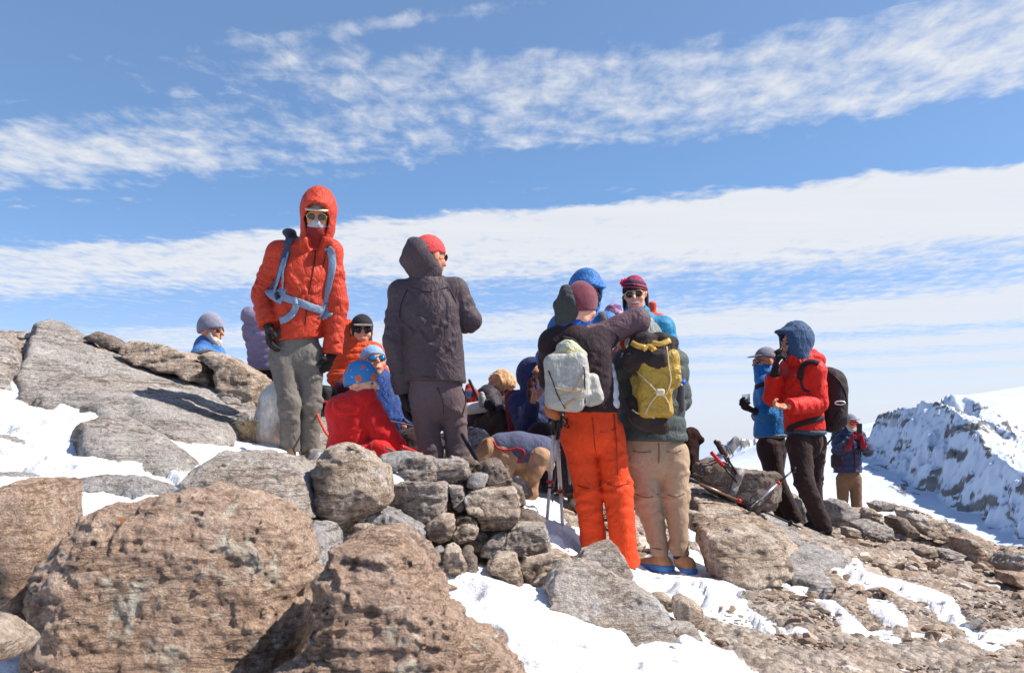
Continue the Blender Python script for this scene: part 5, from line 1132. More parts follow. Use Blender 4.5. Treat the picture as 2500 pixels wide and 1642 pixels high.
part('bottle_body', [cap(p.pt(1659,945,-.08), p.pt(1660,995,-.08), .028, .027)], plain('black_bottle_enamel', (46,38,46), .4), bt, .005, .01)
part('lid', [cap(p.pt(1652,932,-.08), p.pt(1668,933,-.08), .016, .016)], plain('blue_bottle_lid', (52,92,190), .4), bt, .004, .006)
mesh_obj('lid_loop', *tube_arr([p.pt(1669,932,-.08)+A3((math.cos(a)*.014,0,math.sin(a)*.016)) for a in np.linspace(0, 2*math.pi, 14, endpoint=False)], .0035, 6, closed=True), plain('blue_loop', (70,110,200), .4), bt)

# --- 5 hiker with the blue hood
BLU = fabric('azure_blue_shell', (52,112,178), .6, 14, .7, .1)
p = person('person in azure blue hood and dark mask behind the hiker in orange trousers', 6.9, (.45,-.85,-.35), (.15,-1,0), gs)
p.joints(head=(1432,722), neck=(1425,775), chest=(1425,850), hem=(1428,985), pel=(1428,1000), shL=(1372,798), shR=(1478,792), elL=(1338,875,.0), wrL=(1345,868,-.22), elR=(1500,870), wrR=(1490,850,-.25),
         hipL=(1402,1010), hipR=(1455,1010), knL=(1402,1100), anL=(1402,1205), knR=(1452,1100), anR=(1450,1205), toeL=(1402,1225,-.1), toeR=(1452,1225,-.1))
p.root(p.pt(1428,1235)); p.body(SK, p.f); p.trousers(DKP, h=.011); j5 = p.jacket(BLU, wd=(.18,.18), sl=.076, wr=.010)
p.hood(BLU, back=.02, up=.03, wr=.009, r=.98, peak=.05, lift=.01)
q = p.hq; part('face_mask', [ell(q(0,.02,-.02), (.078,.085,.10), p.hR), cap(q(0,.03,-.07), q(.02,.02,-.17), .068, .05)], fabric('black_balaclava', (34,30,38), .9, 30, .4), p.o, .006, .02, wr=.005, wsc=18)
p.glasses(y=.104)
p.glove(p.J['wrL'], (-.1,-.3,.6), (.7,-.6,0), fabric('tan_leather_glove', (178,138,104), .8, 30, .6), .9, 1, 1.1)
p.boot(p.J['anL'], p.J['toeL'], BROWNB); p.boot(p.J['anR'], p.J['toeR'], BROWNB)
tb = bvh([j5]); hit.d = p.D-.1
st5 = empty('backpack', p.pt(1425,980,.2)); tag(st5, 'backpack with grey-brown straps on the person in the azure blue hood', 'backpack', 'backpacks worn by the hikers')
strap('shoulder_strap', tb, [(1468,752),(1472,775),(1474,800),(1472,830)], .05, fabric('grey_brown_webbing', (104,96,92), .8), st5, .008, .01); strap('shoulder_strap', tb, [(1372,775),(1366,800),(1362,830)], .045, fabric('grey_brown_webbing_b', (104,90,84), .8), st5, .008, .01)
part('pack_body', [box(p.pt(1425,865,.26), (.14,.10,.22), None, .05)], BGD, st5, .012, .03, wr=.008)
def cup(label, c, up, r=.038, h=.085, mat=None, loc=None):
    up = nrm(up); n = 20; ex = nrm(np.cross(up, (0,1,.1))); ey = np.cross(up, ex); V = []; Q = []
    prof = [(0,0),(r*.8,0),(r*.82,.003),(r,h),(r*1.06,h),(r*1.06,h-.004),(r*.97,h-.004),(r*.78,.006),(0,.006)]
    for rr_, z in prof:
        for i in range(n): a = 2*math.pi*i/n; V.append(c+up*z+ex*rr_*math.cos(a)+ey*rr_*math.sin(a))
    for k in range(len(prof)-1):
        for i in range(n): Q.append([k*n+i, k*n+(i+1) % n, (k+1)*n+(i+1) % n, (k+1)*n+i])
    o = mesh_obj('cup', V, Q, mat); rebase(o, c); return tag(o, label, 'cup')
cup('grey-blue steel cup held in the tan glove of the person in the azure blue hood', p.pt(1351,836,-.27), (0,-.1,1), .043, .09, plain('blue_grey_enamel', (108,112,150), .35, .4))

# --- 6 smiling woman with the bobble hat
TL = fabric('teal_blue_shell', (30,128,168), .6, 14, .7, .1)
p = person('smiling person in teal jacket, striped bobble hat and round sunglasses', 7.3, (-.22,-1,-.08), (-.1,-1,0), gs)
p.joints(head=(1551,722), neck=(1560,772), chest=(1578,840), hem=(1585,975), pel=(1585,990), shL=(1533,800), shR=(1618,800), elL=(1520,880,-.05), wrL=(1560,880,-.25), elR=(1640,870), wrR=(1612,905,-.22),
         hipL=(1562,1000), hipR=(1608,1000), knL=(1565,1090), anL=(1565,1190), knR=(1606,1090), anR=(1606,1190), toeL=(1565,1208,-.1), toeR=(1606,1208,-.1))
p.root(p.pt(1585,1216)); p.body(SK2, p.f, (-.1,0,1), hs=1.0); p.trousers(DKP, h=.011, hipw=.12); j = p.jacket(TL, wd=(.165,.165), sl=.068, wr=.009)
t_ = NT('striped_bobble_hat_knit'); sp = t_.N.new('ShaderNodeSeparateXYZ'); t_.L.new(t_.tc.outputs['Object'], sp.inputs[0])
zz = t_.math('ADD', t_.math('SUBTRACT', sp.outputs[2], float(p.hq(0,0,0)[2])), t_.math('MULTIPLY', t_.math('SUBTRACT', sp.outputs[0], float(p.hq(0,0,0)[0])), .12))
zc = t_.ramp(t_.math('MULTIPLY', zz, 7), [(.22, lin((60,42,56))), (.30, lin((60,42,56))), (.31, lin((170,72,88))), (.36, lin((170,72,88))), (.37, lin((48,36,50))), (.46, lin((48,36,50))), (.47, lin((190,88,100))), (.52, lin((190,88,100))), (.53, lin((62,52,66))), (.70, lin((80,70,84))), (.72, lin((150,64,92)))])
wv = t_.vor(90); zc = t_.mix(.7, zc, t_.ramp(wv, [(.2, (.55,.5,.55)), (.6, (1.3,1.25,1.2))]), 'MULTIPLY')
p.beanie(t_.done(zc, .95, t_.bump(wv, .5, .004), .15), z=.032, tall=.012, tilt=.05, big=1.04)
def pompom(c, r, mat, parent):
    rng = np.random.RandomState(3); parts = []
    for i in range(170):
        d = nrm(rng.normal(size=3)); parts.append(tube_arr([c, c+d*r*(.8+.4*rng.rand())], [.0035, .0012], 4))
    V, Q = join_arr(parts); mesh_obj('pompom', V, Q, mat, parent, False)
pompom(p.pt(1524,690), .033, fabric('hot_pink_wool', (230,30,96), .95), p.o)
part('hat_cord', [cap(p.pt(1530,690), p.hq(-.02,-.01,.11), .006, .006)], fabric('pink_wool_cord', (200,30,90), .95), p.o, .004, .004)
p.glasses(LENS, GOLD, r=.027, z=.008, y=.096, rim=.0035); p.mouth(True)
part('collar', [ell(p.hq(0,.0,-.125), (.095,.10,.065), p.hR), ell(p.hq(.03,-.05,-.06), (.075,.07,.085), p.hR)], TL, p.o, .0075, .03, subs=[ell(p.hq(0,.06,-.03), (.074,.10,.12), p.hR)], wr=.007)
part('scarf', [ell(p.hq(.015,.04,-.125), (.07,.07,.05), p.hR)], fabric('pink_violet_scarf', (170,110,150), .85, 30, .5), p.o, .006, .02, wr=.008, wsc=20)
HB = knit('dark_brown_hair', (50,32,26)); part('hair', [cap(p.hq(.078,-.01,.0), p.hq(.085,.0,-.10), .02, .012)], HB, p.o, .005, .01, wr=.004, wsc=40); part('hair', [cap(p.hq(-.078,-.01,.0), p.hq(-.08,.0,-.09), .018, .010)], HB, p.o, .005, .01, wr=.004, wsc=40)
p.boot(p.J['anL'], p.J['toeL'], BROWNB); p.boot(p.J['anR'], p.J['toeR'], BROWNB)
bp = empty('backpack', p.pt(1590,980,.2)); tag(bp, 'orange-red backpack peeping over the shoulder of the smiling person in teal', 'backpack', 'backpacks worn by the hikers')
part('pack_body', [box(p.pt(1590,880,.25), (.13,.09,.22), None, .05)], REDP, bp, .012, .03, wr=.008); part('pack_lid', [box(p.pt(1592,752,.22), (.028,.05,.045), None, .02), box(p.pt(1590,785,.22), (.09,.08,.06), None, .03)], fabric('orange_red_cordura', (226,84,52), .7), bp, .007, .02, wr=.004)

# --- 7 hiker mostly hidden between them
p = person('person mostly hidden behind the others, only a patterned headscarf showing', 8.6, (.1,-1,-.1), (0,-1,0), gs, scale=.95)
p.joints(head=(1500,777), neck=(1500,820), chest=(1500,870), hem=(1500,985), pel=(1500,1000), shL=(1458,842), shR=(1542,842), elL=(1450,910), wrL=(1470,950,-.1), elR=(1550,910), wrR=(1530,950,-.1), hipL=(1482,1005), hipR=(1520,1005), knL=(1482,1080), anL=(1482,1165), knR=(1520,1080), anR=(1520,1165))
p.root(p.pt(1500,1185)); p.body(SK2, p.f, hs=.97); p.trousers(DKP, h=.013, r=(.09,.07,.06,.06)); p.jacket(PLD, h=.012, wd=(.15,.15))
t_ = NT('patterned_headscarf'); v_ = t_.vor(34, out='Color'); sx = t_.N.new('ShaderNodeSeparateColor'); t_.L.new(v_, sx.inputs[0])
p.beanie(t_.done(t_.ramp(sx.outputs[0], [(.2, lin((110,90,130))), (.45, lin((190,170,190))), (.6, lin((200,90,90))), (.8, lin((80,80,140)))]), .9), 'headscarf', z=.015, big=1.05)
p.glasses()

# --- 8 hiker in the blue jacket at the right, in profile
BJ = fabric('cyan_blue_shell', (22,112,182), .6, 14, .75, .1); BLK = fabric('black_brown_trousers', (52,34,34), .85, 12, .55)
p = person('person in cyan blue jacket and grey cap holding a glass in profile', 8.6, (-.96,-.22,-.05), (-.85,-.5,0), gs)
p.joints(head=(1868,884), neck=(1875,925), chest=(1880,965), hem=(1882,1064), pel=(1885,1075), shL=(1872,940,-.10), shR=(1882,938,.14), elL=(1878,1010,-.14), wrL=(1848,1004,-.20), elR=(1872,1010,.16), wrR=(1845,1015,.1),
         hipL=(1876,1090,-.07), hipR=(1892,1090,.09), knL=(1896,1178,-.05), anL=(1938,1262,.0), knR=(1888,1180,.15), anR=(1912,1258,.2), toeL=(1905,1272,.0), toeR=(1880,1268,.2))
p.root(p.pt(1930,1282)); p.body(SK, p.f); p.trousers(BLK, r=(.098,.074,.066,.074), wr=.008); j8 = p.jacket(BJ, wd=(.135,.145), kf=1.0, sl=.07, wr=.010)
GC = fabric('grey_cap_cloth', (128,128,140), .85, 30, .4); p.cap_(GC, z=.045); p.glasses(r=.027, sport=True)
part('neck_gaiter', [cap(p.hq(0,.035,-.055), p.hq(0,.02,-.13), .072, .08), cap(p.hq(0,-.01,-.09), p.J['neck'], .08, .10)], BJ, p.o, .007, .03, wr=.009, wsc=12)
part('hem_band', [cap(p.pt(1885,1062), p.pt(1884,1066), .150, .150, (0,0,1), 5)], fabric('grey_jacket_hem', (120,132,150), .7), p.o, .009, .02)
strap('chest_strap', bvh([j8]), [(1846,945),(1862,938),(1880,930)], .04, BLKG, p.o, .006, .008)
p.glove(p.J['wrL'], (-1,-.1,.25), (.1,-.2,1), BLKG, .9, 1, 1.15, frm=p.pt(1862,1008,-.18))
p.boot(p.J['anL'], p.J['toeL'], BLK); p.boot(p.J['anR'], p.J['toeR'], BLK)
cup('clear glass tumbler in the black glove of the person in cyan blue', p.pt(1823,982,-.20), (-.12,0,1), .034, .07, plain('clear_glass', (225,232,238), .05, 0, .5, trans=.85))

# --- 9 hiker in the red jacket with the black backpack
RJ = fabric('scarlet_shell', (208,30,16), .6, 11, .8, .1); NV = fabric('navy_hood_shell', (48,76,110), .7, 14, .7)
p = person('person in scarlet jacket and navy hood drinking, in profile facing left', 8.2, (-.93,-.34,-.06), (-.75,-.65,0), gs)
p.joints(head=(1938,838), neck=(1955,882), chest=(1956,930), hem=(1965,1052), pel=(1966,1066), shL=(1925,900,-.13), shR=(1988,902,.10), elL=(1900,968,-.26), wrL=(1893,912,-.30), elR=(1985,985,.0), wrR=(1922,990,-.18),
         hipL=(1950,1080,-.07), hipR=(1988,1080,.08), knL=(1964,1178,-.12), anL=(2012,1286,-.02), knR=(1985,1180,.14), anR=(1992,1272,.22), toeL=(1970,1312,-.1), toeR=(1950,1290,.2))
p.joints(shR=(1990,905,-.12), elR=(1998,985,-.12), wrR=(1928,992,-.30), shL=(1930,898,.16), elL=(1888,968,.05), wrL=(1890,915,-.05))
p.root(p.pt(2010,1328)); p.body(SK, p.f, bare=[hand_prims(p.pt(1925,990,-.30), (-1,-.05,-.05), (.3,-.5,1), 1.05, .9, .0085, -1)])
p.trousers(BLK, r=(.098,.076,.056,.070), wr=.009, hipw=.15); j9 = p.jacket(RJ, wd=(.165,.170), kf=1.12, sl=.074, wr=.011, cuff=.052, hemn=(.1,0,-1))
p.hood(NV, back=.02, up=.03, r=1.05, wr=.009, peak=.05, open_=1.0)
q = p.hq; ring = [q(math.sin(a)*.074, .062+.012*math.cos(a), .0+math.cos(a)*.112) for a in np.linspace(0, 2*math.pi, 26, endpoint=False)]
mesh_obj('hood_edge', *tube_arr(ring, .006, 6, closed=True), fabric('yellow_binding', (214,160,30), .8), p.o)
part('collar', [cap(p.hq(-.02,.06,-.12), p.pt(1985,872,-.02), .055, .05), cap(p.pt(1985,868,.0), p.pt(2000,880,.05), .05, .055), ell(p.pt(1960,890,0), (.13,.12,.07))], RJ, p.o, .0075, .03, wr=.010, wsc=12, subs=[ell(p.hq(0,.02,-.01), (.08,.10,.125), p.hR)])
p.glasses(r=.024); p.glove(p.pt(1893,905,-.10), (.1,-.1,1), (.8,0,0), BLKG, .9, 1, 1.15, frm=p.pt(1891,918,-.06))
BKB = fabric('black_boot_leather', (42,28,26), .7, 30, .5)
p.boot(p.J['anL'], p.J['toeL'], BKB, r=.055); p.boot(p.J['anR'], p.J['toeR'], BKB)
part('hem_band', [cap(p.pt(1966,1053), p.pt(1966,1057), .172, .172, (0,0,1), 6)], fabric('slate_blue_hem', (60,84,104), .7), p.o, .009, .02)
t9 = bvh([j9]); hit.d = p.D-.2
strap('chest_emblem', t9, [(1938,918),(1942,912),(1941,921)], .006, plain('grey_print', (170,110,110), .6), p.o, .001, .002)
cup('small dark mug lifted to the lips of the person in scarlet', p.pt(1908,872,-.10), (-.5,-.1,.9), .035, .07, plain('steel_mug', (120,110,105), .3, .8))
BKP = fabric('black_cordura', (46,36,38), .75, 14, .6, .05)
bp = empty('backpack', p.pt(2035,1050,.05)); tag(bp, 'big black backpack with a carabiner on its side, worn by the person in scarlet', 'backpack', 'backpacks worn by the hikers')
pk = part('pack_body', [cap(p.pt(2030,935,.08), p.pt(2030,1020,.08), .115, .118, (.5,-1,0), .85), cap(p.pt(2018,918,.08), p.pt(2040,945,.08), .075, .09), cap(p.pt(2042,955,.02), p.pt(2040,1015,.02), .085, .085)], BKP, bp, .009, .03, wr=.010, wsc=9)
strap('shoulder_strap', t9, [(1998,888),(1975,884),(1958,900),(1954,925)], .05, BKP, bp, .009, .010); strap('side_webbing', t9, [(1954,925),(1962,950),(1975,955)], .02, BKP, bp, .004, .008)
strap('hip_belt', t9, [(2008,1020),(1985,1026),(1955,1034),(1925,1046),(1910,1056)], .045, BKP, bp, .007, .010)
hit.d = p.D-.1; tq = bvh([pk]); c0, n0 = hit(tq, 2050, 983, .012)
mesh_obj('carabiner', *tube_arr([c0+A3((math.cos(a)*.042, 0, math.sin(a)*.014)) for a in np.linspace(0, 2*math.pi, 22, endpoint=False)], .0055, 6, closed=True), METAL, bp)
strap('mesh_pocket', tq, [(2034,1040),(2044,1020),(2058,1000)], .05, BKP, bp, .004, .006)
tube('haul_cord', [hit(tq, *a)[0] for a in ((2020,905),(2045,925),(2062,955),(2068,985))], .004, BLACKP, bp)

# --- 10 bearded photographer below
p = person('bearded person in brown trousers and red goggles taking a picture with a phone', 13.2, (.25,-1,-.02), (.1,-1,0), gs)
p.joints(head=(2076,1034), neck=(2074,1056), chest=(2068,1085), hem=(2070,1152), pel=(2072,1160), shL=(2048,1066), shR=(2094,1066), elL=(2046,1100,-.05), wrL=(2074,1082,-.28), elR=(2118,1098), wrR=(2106,1078,-.28),
         hipL=(2057,1168), hipR=(2087,1168), knL=(2058,1235), anL=(2062,1310), knR=(2092,1235), anR=(2094,1310), toeL=(2072,1316,-.1), toeR=(2092,1316,-.1))
p.root(p.pt(2080,1325)); p.body(SK, p.f, h=.01)
BRN = fabric('rust_brown_trousers', (124,94,70), .85, 10, .6); BP10 = fabric('slate_blue_puffy', (44,52,84), .55, 20, .5)
p.trousers(BRN, r=(.082,.064,.062,.064), h=.011, wr=.010, hipw=.14); j10 = p.jacket(BP10, wd=(.18,.19), sl=.08, bands=(.016,.075), h=.010, collar=.07)
p.cap_(GC, z=.05); p.glasses(LENSR, BLACKP, r=.031, y=.098, sport=True)
part('beard', [ell(p.hq(0,.045,-.085), (.058,.052,.055), p.hR), cap(p.hq(-.055,.03,-.03), p.hq(-.03,.055,-.08), .02, .03), cap(p.hq(.055,.03,-.03), p.hq(.03,.055,-.08), .02, .03)], WHITEH, p.o, .007, .02, wr=.008, wsc=30)
RG = fabric('crimson_glove', (150,26,44), .85, 30, .5)
p.glove(p.J['wrL'], (.35,-.15,.9), (.8,-.1,-.2), RG, .8, 1, 1.1); p.glove(p.J['wrR'], (-.3,-.15,.9), (-.8,-.1,-.2), RG, .8, -1, 1.1)
tj = bvh([j10]); hit.d = p.D-.2; ZR = fabric('burgundy_zip', (96,20,34), .7)
for a in ([(2080,1062),(2086,1100),(2088,1150)], [(2054,1110),(2060,1145)]): strap('zip', tj, a, .016, ZR, p.o, .005, .006)
strap('pack_strap', tj, [(2056,1062),(2058,1078),(2060,1090)], .05, BKP, p.o, .008, .008)
for a in 'LR': p.boot(p.J['an'+a], p.J['toe'+a], BROWNB)
ph = part('phone', [box(p.pt(2098,1046,-.36), (.036,.006,.07), frame((.1,1,0)), .006)], BLACKP, None, .004, .004); rebase(ph, p.pt(2098,1060,-.36)); tag(ph, 'dark phone held up by the bearded photographer in the blue puffy jacket', 'phone')
hp_ = part('hip_pouch', [box(p.pt(2040,1125,-.06), (.055,.05,.09), None, .03)], DP, None, .008, .01, wr=.005); rebase(hp_, p.pt(2040,1145,-.06)); tag(hp_, 'brown pouch hanging at the hip of the bearded photographer', 'pouch')

# --- 11 old man at the left
LB = fabric('sky_blue_jacket', (70,118,176), .75, 14, .7)
p = person('bearded person in grey beanie and light blue jacket behind the left rocks', 8.5, (.97,-.2,-.10), (.8,-.5,0), gt)
p.joints(head=(516,808), neck=(502,852), chest=(508,895), hem=(510,985), pel=(512,995), shL=(492,872,-.12), shR=(522,866,.14), elL=(560,905,-.20), wrL=(612,912,-.2), elR=(550,910,.2), wrR=(605,915,.2),
         hipL=(530,1000,-.1), hipR=(530,1000,.1), knL=(640,965,-.1), anL=(680,1030,-.1), knR=(640,960,.1), anR=(680,1030,.1))
p.root(p.pt(512,1010)); p.body(SK, p.f, (.06,0,1)); p.trousers(BLK, h=.012, cuts=False); j = p.jacket(LB, wd=(.17,.17), kf=1.1, sl=.078, wr=.011, extra=[cap(p.J['neck']+(0,0,.03), p.hq(0,.01,-.12), .09, .075)])
p.beanie(knit('light_grey_knit', (142,142,158)), z=.022, tall=.02, big=1.07, tilt=.16); p.glasses(r=.022); p.mouth()
part('beard', [ell(p.hq(0,.045,-.085), (.056,.052,.060), p.hR), cap(p.hq(-.06,.02,-.03), p.hq(-.04,.05,-.08), .02, .028), cap(p.hq(.06,.02,-.03), p.hq(.04,.05,-.08), .02, .028)], WHITEH, p.o, .006, .02, wr=.008, wsc=30, subs=[ell(p.hq(0,.10,-.055), (.022,.025,.012), p.hR)])
tj = bvh([j]); hit.d = 8.3
strap('pack_strap', tj, [(470,880),(488,862),(512,858),(535,872)], .035, fabric('olive_grey_strap', (90,84,84), .8), p.o, .008, .008); strap('pack_strap', tj, [(528,868),(540,880),(546,895)], .03, fabric('pale_strap', (150,140,140), .8), p.o, .006, .008)

# --- 12 lavender puffy
LV = fabric('lavender_puffy', (136,124,152), .55, 20, .5)
p = person('person in a lavender puffy jacket sitting with the back turned', 8.0, (.3,.95,-.2), (.2,1,0), gt)
p.joints(head=(650,745,.15), neck=(642,790), chest=(655,830), hem=(662,905), pel=(665,918), shL=(622,805), shR=(700,805), elL=(632,870,.1), wrL=(660,880,.3), elR=(715,870,.1), wrR=(690,880,.3),
         hipL=(642,925), hipR=(688,925), knL=(640,955,.4), anL=(640,1010,.45), knR=(690,955,.4), anR=(690,1010,.45))
p.root(p.pt(665,950)); p.body(SK2, p.f); p.trousers(BLK, h=.01, hipw=.17, cuts=False); p.jacket(LV, wd=(.17,.185), kf=1.2, sl=.08, bands=(.013,.06), wr=.006, wsc=16, h=.007)
p.beanie(knit('plum_knit', (90,60,90)), z=.02)
part('hood', [ell(p.pt(612,772,-.04), (.075,.07,.065)), cap(p.pt(612,770,-.04), p.pt(640,790,-.02), .07, .09)], LV, p.o, .0075, .03, wr=.007, wsc=14)

# --- 13 orange puffy, black cap
OP = fabric('orange_puffy', (222,74,24), .5, 22, .6)
p = person('person in orange puffy jacket and black cap with grey brim, sitting', 7.8, (.22,-1,-.12), (.2,-1,0), gt)
p.joints(head=(884,808), neck=(878,846), chest=(872,882), hem=(862,942), pel=(860,950), shL=(838,866), shR=(908,862), elL=(824,922,-.05), wrL=(868,926,-.24), elR=(925,915), wrR=(888,930,-.24),
         hipL=(842,958), hipR=(880,958), knL=(846,950,-.42), anL=(852,1010,-.45), knR=(898,955,-.40), anR=(900,1015,-.42))
p.root(p.pt(862,975)); p.body(SK2, p.f); p.trousers(fabric('dark_maroon_trousers', (86,28,42), .85), h=.01, hipw=.15, cuts=False, r=(.085,.075,.06,.06)); p.jacket(OP, wd=(.155,.155), kf=1.25, sl=.075, bands=(.013,.05), wr=.007, wsc=18, h=.0065, collar=.075)
BC = fabric('black_cap_cloth', (40,36,40), .85, 30, .4)
part('balaclava', [ell(p.hq(0,-.01,.02), (.086,.102,.105), p.hR), ell(p.hq(0,.0,-.06), (.078,.082,.075), p.hR), cap(p.hq(0,.0,-.09), p.J['neck'], .075, .075)], BC, p.o, .006, .02, subs=[ell(p.hq(0,.10,-.03), (.056,.09,.075), p.hR)])
p.cap_(BC, fabric('grey_cap_brim', (128,120,116), .8), z=.04); p.glasses(r=.027, y=.096); p.mouth()
part('hood', [ell(p.pt(850,806,.08), (.075,.07,.085)), cap(p.pt(850,810,.08), p.pt(866,842,.04), .07, .09)], OP, p.o, .007, .03, wr=.010, wsc=12, subs=[ell(p.hq(0,.02,-.01), (.088,.12,.125), p.hR)])

# --- 14 reclining in navy
NB = fabric('cobalt_blue_shell', (24,58,118), .6, 9, .9, .1)
p = person('person in cobalt blue jacket, pale blue cap and mirrored sunglasses, leaning back', 7.2, (.42,-.9,.22), (.35,-.8,.45), gt)
p.joints(head=(912,886), neck=(925,936), chest=(945,975,-.05), hem=(975,1062,-.25), pel=(980,1070,-.25), shL=(905,965,.05), shR=(972,962,.05), elL=(925,1035,-.15), wrL=(985,1040,-.38), elR=(1012,1030,-.1), wrR=(1010,1050,-.3),
         hipL=(965,1085,-.25), hipR=(1010,1085,-.2), knL=(1010,1075,-.62), anL=(1005,1130,-.7), knR=(1060,1085,-.55), anR=(1060,1130,-.7))
p.root(p.pt(975,1120,-.2)); p.body(SK, p.f, (-.12,.1,1)); p.trousers(BLK, h=.01, cuts=False, r=(.09,.075,.065,.06)); p.jacket(NB, wd=(.17,.17), kf=1.3, sl=.078, wr=.014, wsc=7, hemn=(.3,-.4,-1), collar=.085)
PB = fabric('pale_blue_cap_cloth', (140,172,212), .8, 22, .5); p.beanie(PB, z=.042, tilt=.0, big=1.03, name='cycling_cap'); p.glasses(LENSB, BLACKP, r=.029, y=.094, sport=True); p.mouth()

# --- 15 child in red
KR = fabric('crimson_red_fleece_shell', (198,22,22), .8, 10, .6, .2)
p = person('child in red hooded coat and blue beanie with orange flowers, sitting', 6.0, (.93,-.25,-.08), (.55,.75,0), gt, scale=.82)
p.joints(head=(884,936), neck=(868,980), chest=(862,1020), hem=(852,1100), pel=(855,1104), shL=(830,1002,-.0), shR=(898,1000,-.02), elL=(838,1070,.12), wrL=(890,1085,.2), elR=(935,1058,-.06), wrR=(972,1096,-.02),
         hipL=(850,1110), hipR=(888,1112,-.05), knL=(915,1085,.12), anL=(965,1125,.15), knR=(930,1098,-.12), anR=(948,1122,-.10), toeL=(985,1130,.15), toeR=(962,1128,-.1))
p.root(p.pt(860,1130)); p.body(SK2, p.f, hs=.93, bare=[hand_prims(p.J['wrR'], (.8,0,-.5), (0,-.2,-1), .8, .7, .009, 1)])
p.trousers(KR, r=(.11,.09,.075,.07), h=.008, cuts=False, wr=.011); p.jacket(KR, wd=(.172,.185), kf=1.25, sl=.088, cuff=.07, wr=.009, wsc=7, k=.05, hemn=(0,0,-1))
part('hood', [cap(p.pt(835,990,-.06), p.pt(885,978,-.08), .055, .06, (0,1,0), 1.2), cap(p.pt(838,978,.02), p.pt(900,968,-.04), .045, .05), ell(p.pt(860,1000,-.08), (.11,.06,.055))], KR, p.o, .007, .03, wr=.009, wsc=9)
t_ = NT('blue_beanie_with_orange_flowers'); v1 = t_.vor(15, out='Distance', rnd=.8); v2 = t_.vor(28, out='Distance'); 
n_ = t_.noise(60, 3, .6); d1 = t_.math('ADD', v1, t_.math('MULTIPLY', t_.math('SUBTRACT', n_, .5), .35))
c_ = t_.mix(t_.ramp(v2, [(.13, (1,1,1)), (.16, (0,0,0))]), lin((56,122,180)), lin((150,180,215))); c_ = t_.mix(t_.ramp(d1, [(.34, (1,1,1)), (.38, (0,0,0))]), c_, lin((214,96,40))); c_ = t_.mix(t_.ramp(d1, [(.10, (1,1,1)), (.14, (0,0,0))]), c_, lin((230,170,60)))
p.beanie(t_.done(c_, .85, t_.bump(n_, .3, .005)), z=.012, tall=.012, big=1.08, tilt=.14)
for sg in (-1, 1): mesh_obj('eye', *sdf_mesh([ell(p.hq(sg*.032,.084,.006), (.011,.007,.006), p.hR)], .003, .001), plain('dark_eye', (40,24,20), .2), p.o)
p.mouth()

# --- 16 blond sitting
BJK = fabric('black_down_jacket', (46,38,46), .55, 18, .6)
p = person('person with tousled blond hair in a black jacket, sitting bent over', 8.1, (.66,-.62,-.42), (.6,-.6,0), gt)
p.joints(head=(1226,948), neck=(1212,968,.02), chest=(1200,985), hem=(1178,1042), pel=(1172,1048), shL=(1190,968,-.12), shR=(1214,962,.14), elL=(1212,1010,-.22), wrL=(1232,1000,-.26), elR=(1230,1005,.15), wrR=(1245,1010,.05),
         hipL=(1180,1050,-.10), hipR=(1180,1048,.1), knL=(1222,1018,-.22), anL=(1248,1082,-.25), knR=(1238,1018,.1), anR=(1262,1080,.1), toeL=(1262,1090,-.3), toeR=(1275,1090,.05))
p.root(p.pt(1175,1075)); p.body(SK, p.f, hs=.98, bare=[hand_prims(p.J['wrL'], (.6,-.3,.2), (0,0,1), .95, .8, .009, 1)]); p.trousers(fabric('brown_grey_trousers', (70,58,56), .85, 10, .6), h=.009, cuts=False, r=(.10,.082,.065,.06)); p.jacket(BJK, wd=(.15,.165), kf=1.1, sl=.074, bands=(.010,.07), wr=.008)
HR = NT('blond_hair'); nn = HR.noise(40, 5, .7, HR.mapv((1,1,.25))); HR = HR.done(HR.ramp(nn, [(.3, lin((120,78,48))), (.5, lin((206,156,108))), (.75, lin((240,208,164)))]), .6, HR.bump(nn, .8, .01), .3)
hq = p.hq; part('hair', [ell(hq(0,-.02,.04), (.100,.115,.105), p.hR), ell(hq(-.03,-.06,-.03), (.07,.07,.10), p.hR), ell(hq(.06,-.03,-.03), (.05,.07,.09), p.hR), cap(hq(-.06,-.05,-.05), hq(-.08,-.02,-.15), .05, .025), cap(hq(.07,-.02,-.03), hq(.08,.02,-.14), .045, .02), cap(hq(0,-.09,.0), hq(.0,-.12,-.10), .05, .03)], HR, p.o, .0065, .02, wr=.018, wsc=16, subs=[ell(hq(0,.125,-.03), (.066,.11,.10), p.hR)])
p.glasses(r=.022)

# --- 17 drinker with navy hood
NVJ = fabric('navy_violet_shell', (44,52,90), .7, 12, .7)
p = person('long-haired person in navy hood and mirrored sunglasses drinking from a can', 7.6, (.72,-.70,.12), (.45,-.9,0), gt)
p.joints(head=(1306,922), neck=(1300,966), chest=(1306,1005), hem=(1325,1078), pel=(1328,1084), shL=(1268,985), shR=(1340,985), elL=(1286,1052,-.16), wrL=(1300,984,-.26), elR=(1362,1040,-.05), wrR=(1345,1060,-.25),
         hipL=(1312,1090), hipR=(1352,1090), knL=(1318,1060,-.42), anL=(1330,1130,-.45), knR=(1362,1062,-.38), anR=(1366,1135,-.42), toeL=(1335,1142,-.55), toeR=(1370,1148,-.5))
p.root(p.pt(1330,1120)); p.body(SK, p.f, (-.05,0,1), hs=1.0, bare=[hand_prims(p.J['wrL'], (.25,-.1,1), (.7,-.3,0), 1.0, .95, .0088, 1)])
p.trousers(BLK, h=.009, cuts=False, r=(.098,.082,.066,.062)); p.jacket(NVJ, wd=(.165,.17), kf=1.25, sl=.076, wr=.010)
p.hood(NVJ, back=.01, up=.02, r=.98, wr=.008, peak=.03, open_=1.38); p.glasses(LENSB, BLACKP, r=.027, y=.097); p.mouth()
DBR = knit('dark_brown_hair_long', (84,52,48)); hq = p.hq
